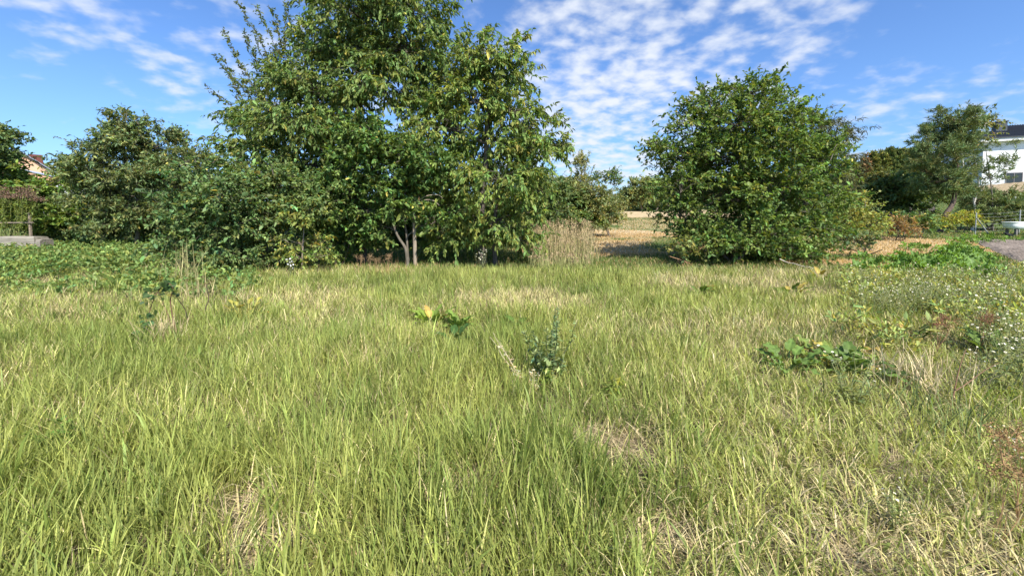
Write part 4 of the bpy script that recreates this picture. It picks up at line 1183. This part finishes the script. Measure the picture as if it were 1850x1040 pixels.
def white_house():
    A = P(1772, 345, 60)
    A[2] = float(T(A[0], A[1])) - .3
    t = thing('white_house', 'white two-storey house with dark tiled roof on the rise', 'house', A)
    M = frame(A, math.radians(-24))     # x along the front to the right, y into the house
    Lx, Ly, Hh = 15.0, 10.0, 8.0
    a = Acc(); box(a, 0, Lx, 0, Ly, 0, Hh, (.82, .82, .80), M); a.build('wall', M_WALL, t)
    a = Acc(); box(a, -.05, Lx + .05, -.06, 0, 0, .7, (.38, .36, .34), M); a.build('plinth', M_WALL, t)
    a = Acc(); box(a, -.7, Lx + .7, -.8, -.003, Hh - .55, Hh - .03, (.72, .71, .69), M); a.build('soffit', M_WALL, t)
    a = Acc()
    e = .8
    v = np.array([[-e, -e, Hh], [Lx + e, -e, Hh], [Lx + e, Ly + e, Hh], [-e, Ly + e, Hh], [4.5, Ly / 2, Hh + 2.5], [Lx - 4.5, Ly / 2, Hh + 2.5]])
    v = v @ M[:, :3].T + M[:, 3]
    a.add(v, [[0, 1, 5, 4], [2, 3, 4, 5], [3, 2, 1, 0]], (.055, .06, .07)); a.add(v, [[3, 0, 4], [1, 2, 5]], (.055, .06, .07))
    # tile ribs down the front and side slope
    for i in range(60):
        x = -e + (Lx + 2 * e) * (i + .5) / 60
        ytop = Ly / 2
        lim = min(1, (x + e) / (4.5 + e), (Lx + e - x) / (4.5 + e))
        p0, p1 = np.array([x, -e, Hh + .05]), np.array([x, -e + (ytop + e) * lim, Hh + .05 + 2.5 * lim])
        q = np.stack([p0, p1]) @ M[:, :3].T + M[:, 3]
        tube(a, q, [.06, .06], (.065, .07, .08), 4)
    rf = a.build('roof', M_ROOF, t)
    a = Acc(); box(a, -.85, Lx + .85, -.95, -.81, Hh - .08, Hh + .06, (.05, .05, .055), M); g = a.build('gutter', M_PAINT, t)
    a = Acc(); box(a, 2.3, 3.5, 2.2, 3.2, Hh + .3, Hh + 2.7, (.09, .10, .11), M); box(a, 2.2, 3.6, 2.1, 3.3, Hh + 2.703, Hh + 2.83, (.07, .07, .075), M)
    a.build('chimney', M_WALL, t)
    for x, z, w, h in ((5.6, 5.0, 1.8, 1.6), (9.6, 5.0, 1.8, 1.6), (2.6, 1.3, 1.6, 1.5), (6.2, 1.3, 2.4, 1.5), (10.5, 1.3, 1.8, 1.5)):
        a = Acc()
        for bx in ((x - .1, x + w + .1, z - .1, z), (x - .1, x + w + .1, z + h, z + h + .1), (x - .1, x, z, z + h), (x + w, x + w + .1, z, z + h), (x + w / 2 - .04, x + w / 2 + .04, z, z + h)):
            box(a, bx[0], bx[1], -.05, -.002, bx[2], bx[3], (.2, .18, .17), M)
        f = a.build('window', M_PAINT, t)
        a = Acc(); box(a, x + .003, x + w - .003, -.02, -.004, z + .003, z + h - .003, (.03, .03, .04), M)
        p = a.build('pane', M_GLASS, f, origin=A)
    # pale bank below the house
white_house()

def bank():
    a = Acc()
    n, m = 24, 6
    pts = []
    for i in range(n):
        u = 1812 + i * 9
        for j in range(m):
            q = P(u, 352 - j * 3, 52 - j * .1)
            x, y = q[0], q[1] + j * 1.0
            pts.append([x, y, float(T(x, y)) + .03 + .9 * math.sin(j / (m - 1) * math.pi / 2) * (j > 0) + .15 * R.random()])
    a.add(pts, grid_faces(n, m), (.27, .21, .13))
    tag(a.build('earth_bank', M_SOIL, smooth=True), 'tan earth bank below the white house', 'bank', kind='structure')
bank()

def peach_house():
    A = P(34, 330, 44); A[2] = float(T(A[0], A[1])) - .3
    t = thing('peach_house', 'peach gabled house with red chimney half hidden by the dark tree', 'house', A)
    M = frame(A, math.radians(47))
    px = 44 / F
    hw = 42 * px; zr = H + (390 - 270) * px - A[2]; ze = H + (390 - 306) * px - A[2]
    a = Acc(); prism(a, [(-hw, 0), (hw, 0), (hw, ze - .3), (0, zr - .15), (-hw, ze - .3)], 0, 9, (.60, .36, .23), M); a.build('wall', M_WALL, t)
    a = Acc()
    for s in (-1, 1):
        prism(a, [(0, zr), (0, zr - .15), (s * (hw + .4), ze - .48), (s * (hw + .4), ze - .33)], -.4, 9.4, (.17, .19, .22), M)
    rf = a.build('roof', M_ROOF, t)
    a = Acc(); box(a, .7, 1.7, 2.5, 3.3, zr - 1.6, zr - .25, (.14, .05, .04), M); a.build('chimney', M_WALL, rf, origin=A)
    a = Acc()
    prism(a, [(hw * .15, ze - .2), (hw * .15, ze - .35), (hw + 3.2, ze - 1.6), (hw + 3.2, ze - 1.45)], -3.4, -.45, (.30, .36, .46), M); a.build('porch_roof', M_PAINT, t)
    a = Acc(); box(a, hw * .3, hw + 2.6, -3.0, -.02, 0, ze - 1.7, (.42, .42, .44), M); a.build('porch_wall', M_WALL, t)
peach_house()

def small_buildings():
    A = P(1025, 350, 95); A[2] = float(T(A[0], A[1])) - .3
    t = thing('far_house', 'small far house whose grey gable peeps over the central bushes', 'house', A)
    px = 95 / F; zr = H + (390 - 333) * px - A[2]
    M = frame(A, math.radians(15)); hw = 16 * px
    a = Acc(); prism(a, [(-hw, 0), (hw, 0), (hw, zr - 1.5), (0, zr - .15), (-hw, zr - 1.5)], 0, 8, (.55, .5, .42), M); a.build('wall', M_WALL, t)
    a = Acc()
    for s in (-1, 1): prism(a, [(0, zr), (0, zr - .15), (s * (hw + .4), zr - 1.85), (s * (hw + .4), zr - 1.65)], -.5, 8.5, (.42, .41, .40), M)
    a.build('roof', M_ROOF, t)
    A = P(1662, 372, 40); A[2] = float(T(A[0], A[1])) - .2
    t = thing('grey_shed', 'low dark shed with a pale sloping roof between the trees', 'shed', A)
    px = 40 / F; M = frame(A, math.radians(-10)); z1 = H + (390 - 358) * px - A[2]
    a = Acc(); box(a, -1.4, 1.3, 0, 2.5, 0, z1 - .25, (.10, .085, .075), M); a.build('wall', M_WOOD, t)
    a = Acc(); prism(a, [(-1.7, z1 - .4), (1.5, z1 + .2), (1.5, z1 + .3), (-1.7, z1 - .3)], -.3, 2.8, (.55, .55, .56), M); a.build('roof', M_PAINT, t)
    a = Acc(); box(a, -.5, .3, -.03, -.002, .05, z1 - .7, (.04, .035, .03), M); a.build('door', M_WOOD, t)
small_buildings()

def left_corner():
    # weathered timber block
    b = G(35, 452)
    t = thing('timber_block', 'weathered grey timber block lying below the tall brown-headed plant', 'timber', b)
    Y = b[1]; px = Y / F
    def rough(x0, x1, y0, y1, z0, z1, col, name, seed):
        nx, nz = 30, 8
        a = Acc()
        prof = [(y0, z0), (y0, z0 + (z1 - z0) * .5), (y0, z1 - .05), (y0 + .05, z1), (y1 - .05, z1), (y1, z1 - .05), (y1, z0)]
        v = []
        for i in range(nx):
            x = x0 + (x1 - x0) * i / (nx - 1)
            for j, (yy, zz) in enumerate(prof):
                v.append([x, yy + .04 * (vnoise(x * 2, j * 3.1 + seed, 1, 1) - .5) * 2, zz + .035 * (vnoise(x * 1.5 + 9, j * 2.3 + seed, 1, 2) - .5) * 2])
        v = np.array(v); m = len(prof)
        c = np.tile(np.asarray(col), (len(v), 1)) * (.7 + .6 * fbm(v[:, 0] * 1.2, v[:, 2] * 9 + v[:, 1], 1.3, seed % 4)[:, None])
        a.add(v, grid_faces(nx, m, True), c)
        for k in (0, nx - 1):
            e = v[k * m:(k + 1) * m]
            a.add(np.concatenate([e, e.mean(0, keepdims=True)]), [[i, (i + 1) % m, m] for i in range(m)], col)
        return a.build(name, M_WOOD, t)
    xl, xr = b[0] - 85 * px, b[0] + 27 * px
    rough(xl, xr, Y, Y + .6, b[2] - .05, b[2] + 24 * px, (.27, .245, .20), 'beam', 1)
    rough(xr + .02, xr + 10 * px, Y + .03, Y + .55, b[2] - .05, b[2] + 20 * px, (.2, .18, .15), 'end_block', 2)
    # stake and rail
    g = P(55, 448, Y + .8); g[2] = float(T(g[0], g[1]))
    t2 = thing('garden_trellis', 'wooden stake with a cross rail holding the tall brown-headed plant', 'trellis', g)
    for u in (56, -40):
        a = Acc(); q = P(u, 430, Y + .8); z0 = float(T(q[0], q[1])); z1 = P(u, 384, Y + .8)[2]
        box(a, q[0] - .035, q[0] + .035, q[1] - .035, q[1] + .035, z0 - .05, z1, (.24, .19, .14)); a.build('stake', M_WOOD, t2)
    a = Acc(); q0, q1 = P(-42, 403, Y + .72), P(60, 402, Y + .72)
    tube(a, [q0, (q0 + q1) / 2, q1], [.03, .03, .03], (.22, .18, .14), 6); a.build('rail', M_WOOD, t2)
    # tall plant with brown flower heads
    b3 = P(30, 440, Y + 1.0); b3[2] = float(T(b3[0], b3[1]))
    t3 = thing('tall_flower_plant', 'tall tied clump with light green stems and flat brown flower heads', 'plant', b3)
    sa, la, fa = Acc(), Acc(), Acc()
    for i in range(46):
        u = R.uniform(-25, 60); top = P(u * 1.0, R.uniform(338, 356), Y + 1.0 + R.normal() * .35)
        bb = b3 + np.array([(u - 30) * px * .45, R.normal() * .25, 0])
        if R.random() < .08: top = P(R.uniform(60, 78), 360, Y + .9)
        pts = curve(bb, top, 0, 7, .03); tube(sa, pts, np.linspace(.012, .006, 7), (.16, .18, .06), 4)
        k = 34; tt = R.uniform(.35, .93, k)
        B = np.stack([np.interp(tt, np.linspace(0, 1, 7), pts[:, q]) for q in range(3)], 1)
        L = .13 * np.exp(R.normal(size=k) * .2)
        leaf_batch(la, B, unit(R.normal(size=(k, 3)) * np.array([1, 1, .4]) + np.array([0, 0, -.5])), unit(R.normal(size=(k, 3)) * .3 + np.array([0, -.4, 1.])), L, L * .3, var_col((.14, .18, .04), k, .2, .06))
        k = 60
        B = pts[-1] + R.normal(size=(k, 3)) * np.array([.13, .13, .055])
        L = .06 * np.ones(k)
        leaf_batch(fa, B, R.normal(size=(k, 3)), R.normal(size=(k, 3)), L, L * .7, var_col((.17, .11, .075), k, .25, .05), simple=True)
    sa.build('stem', M_STEM, t3); la.build('foliage', M_LEAF, t3); fa.build('blossom', M_STRAW, t3)
left_corner()

def fence_and_tub():
    b = P(1763, 412, 25.3); b[2] = float(T(b[0], b[1]))
    t = thing('wire_fence', 'wire fence on grey metal posts with a slanting brace near the white tub', 'fence', b)
    tops = []
    for u, vt in ((1763, 384), (1842, 379), (1925, 374)):
        q = P(u, 400, 25.3); z0 = float(T(q[0], q[1])); top = P(u, vt, 25.3)
        a = Acc(); tube(a, [[q[0], q[1], z0 - .1], [q[0], q[1], (z0 + top[2]) / 2], [q[0], q[1], top[2]]], [.032] * 3, (.33, .34, .34), 8); a.build('post', M_PAINT, t)
        tops.append(np.array([q[0], q[1], top[2]]))
    a = Acc(); q1 = P(1788, 411, 25.3); q1[2] = float(T(q1[0], q1[1])) - .05
    tube(a, [tops[0] - np.array([0, .05, .35]), q1], [.028, .028], (.33, .34, .34), 8); a.build('brace', M_PAINT, t)
    a = Acc()
    for k in range(6):
        for i in range(2):
            p0, p1 = tops[i] - np.array([0, .05, .1 + .22 * k]), tops[i + 1] - np.array([0, .05, .1 + .22 * k])
            tube(a, [p0, (p0 + p1) / 2 - np.array([0, 0, .03]), p1], [.004] * 3, (.4, .4, .4), 3)
    a.build('wire', M_PAINT, t)
    # white tub
    b = P(1850, 412, 24.3); b[2] = float(T(b[0], b[1]))
    zt = P(1850, 401, 24.3)[2]
    hh = .42
    z0 = zt - hh
    t = thing('white_tub', 'old white bath tub standing behind the bare soil plot', 'tub', b)
    n, m = 32, 7
    a = Acc(); v = []
    prof = [(.70, 0), (.92, .06), (.97, .25), (1.0, hh - .03), (1.06, hh), (1.0, hh + .012), (.94, hh - .02), (.85, .1), (.6, .06)]
    for s, z in prof:
        th = np.arange(n) / n * 6.283
        ex = np.sign(np.cos(th)) * np.abs(np.cos(th)) ** .6; ey = np.sign(np.sin(th)) * np.abs(np.sin(th)) ** .6
        v += [[b[0] + 1.15 * s * x_, b[1] + .42 * s * y_, z0 + z] for x_, y_ in zip(ex, ey)]
    a.add(np.array(v), grid_faces(len(prof), n, True), (.8, .81, .8))
    e = np.array(v[-n:]); a.add(np.concatenate([e, e.mean(0, keepdims=True)]), [[i, (i + 1) % n, n] for i in range(n)], (.75, .75, .72))
    e = np.array(v[:n]); a.add(np.concatenate([e, e.mean(0, keepdims=True)]), [[(i + 1) % n, i, n] for i in range(n)], (.75, .75, .72))
    a.build('basin', M_PAINT, t, smooth=True)
    for x_ in (-.75, .75):
        for y_ in (-.22, .22):
            a = Acc(); box(a, b[0] + x_ - .05, b[0] + x_ + .05, b[1] + y_ - .05, b[1] + y_ + .05, float(T(b[0], b[1])) - .1, z0 + .02, (.16, .15, .14)); a.build('leg', M_WOOD, t)
    # white plank on the bank
    q = P(1848, 354, 46); q[2] = float(T(q[0], q[1])) + .35
    t = thing('white_bench', 'long white plank bench on the slope under the tan bank', 'bench', q)
    a = Acc(); box(a, q[0] - 1.3, q[0] + 2.2, q[1] - .2, q[1] + .2, q[2], q[2] + .14, (.8, .8, .78)); a.build('seat', M_PAINT, t)
    for x_ in (-1.0, 1.9):
        a = Acc(); box(a, q[0] + x_ - .06, q[0] + x_ + .06, q[1] - .15, q[1] + .15, q[2] - .45, q[2] - .002, (.5, .5, .5)); a.build('leg', M_PAINT, t)
fence_and_tub()

def bird(label, u, v, face, s):
    b = G(u, v)
    t = thing('black_bird', label, 'bird', b, 'black birds on the ground')
    M = frame(b, face)
    def tf(p): return np.asarray(p, float) * s @ M[:, :3].T + M[:, 3]
    a = Acc()
    prof = [(-.20, .13, .012), (-.14, .15, .03), (-.08, .17, .05), (0, .19, .065), (.07, .21, .058), (.11, .245, .04), (.14, .275, .036), (.165, .285, .03), (.185, .283, .014), (.215, .275, .004)]
    pts = tf([(x, 0, z) for x, z, r in prof]); tube(a, pts, np.array([r for _, _, r in prof]) * s, (.012, .012, .014), 10)
    # tail fan and folded wings in the same skin
    for y0 in (-1, 1):
        a.add(tf([(-.02, .055 * y0, .20), (.06, .06 * y0, .21), (-.02, .05 * y0, .14), (-.20, .02 * y0, .13)]), [[0, 1, 2, 3]], (.014, .014, .016))
    a.add(tf([(-.15, -.02, .145), (-.15, .02, .145), (-.33, .035, .10), (-.33, -.035, .10)]), [[0, 1, 2, 3]], (.012, .012, .014))
    a.build('body', M_PETAL, t, smooth=True)
    for y_ in (-.03, .03):
        a = Acc(); tube(a, tf([(0, y_, .14), (.01, y_, .07), (0, y_, 0), (.05, y_, .0)]), [.008 * s] * 4, (.03, .028, .025), 5); a.build('leg', M_STEM, t)
bird('black bird pecking on the dry ground near the rust-tinged shrub', 1608, 430, math.radians(200), 1.25)
bird('black bird on the edge of the bare soil below the white tub', 1822, 432, math.radians(170), 1.25)
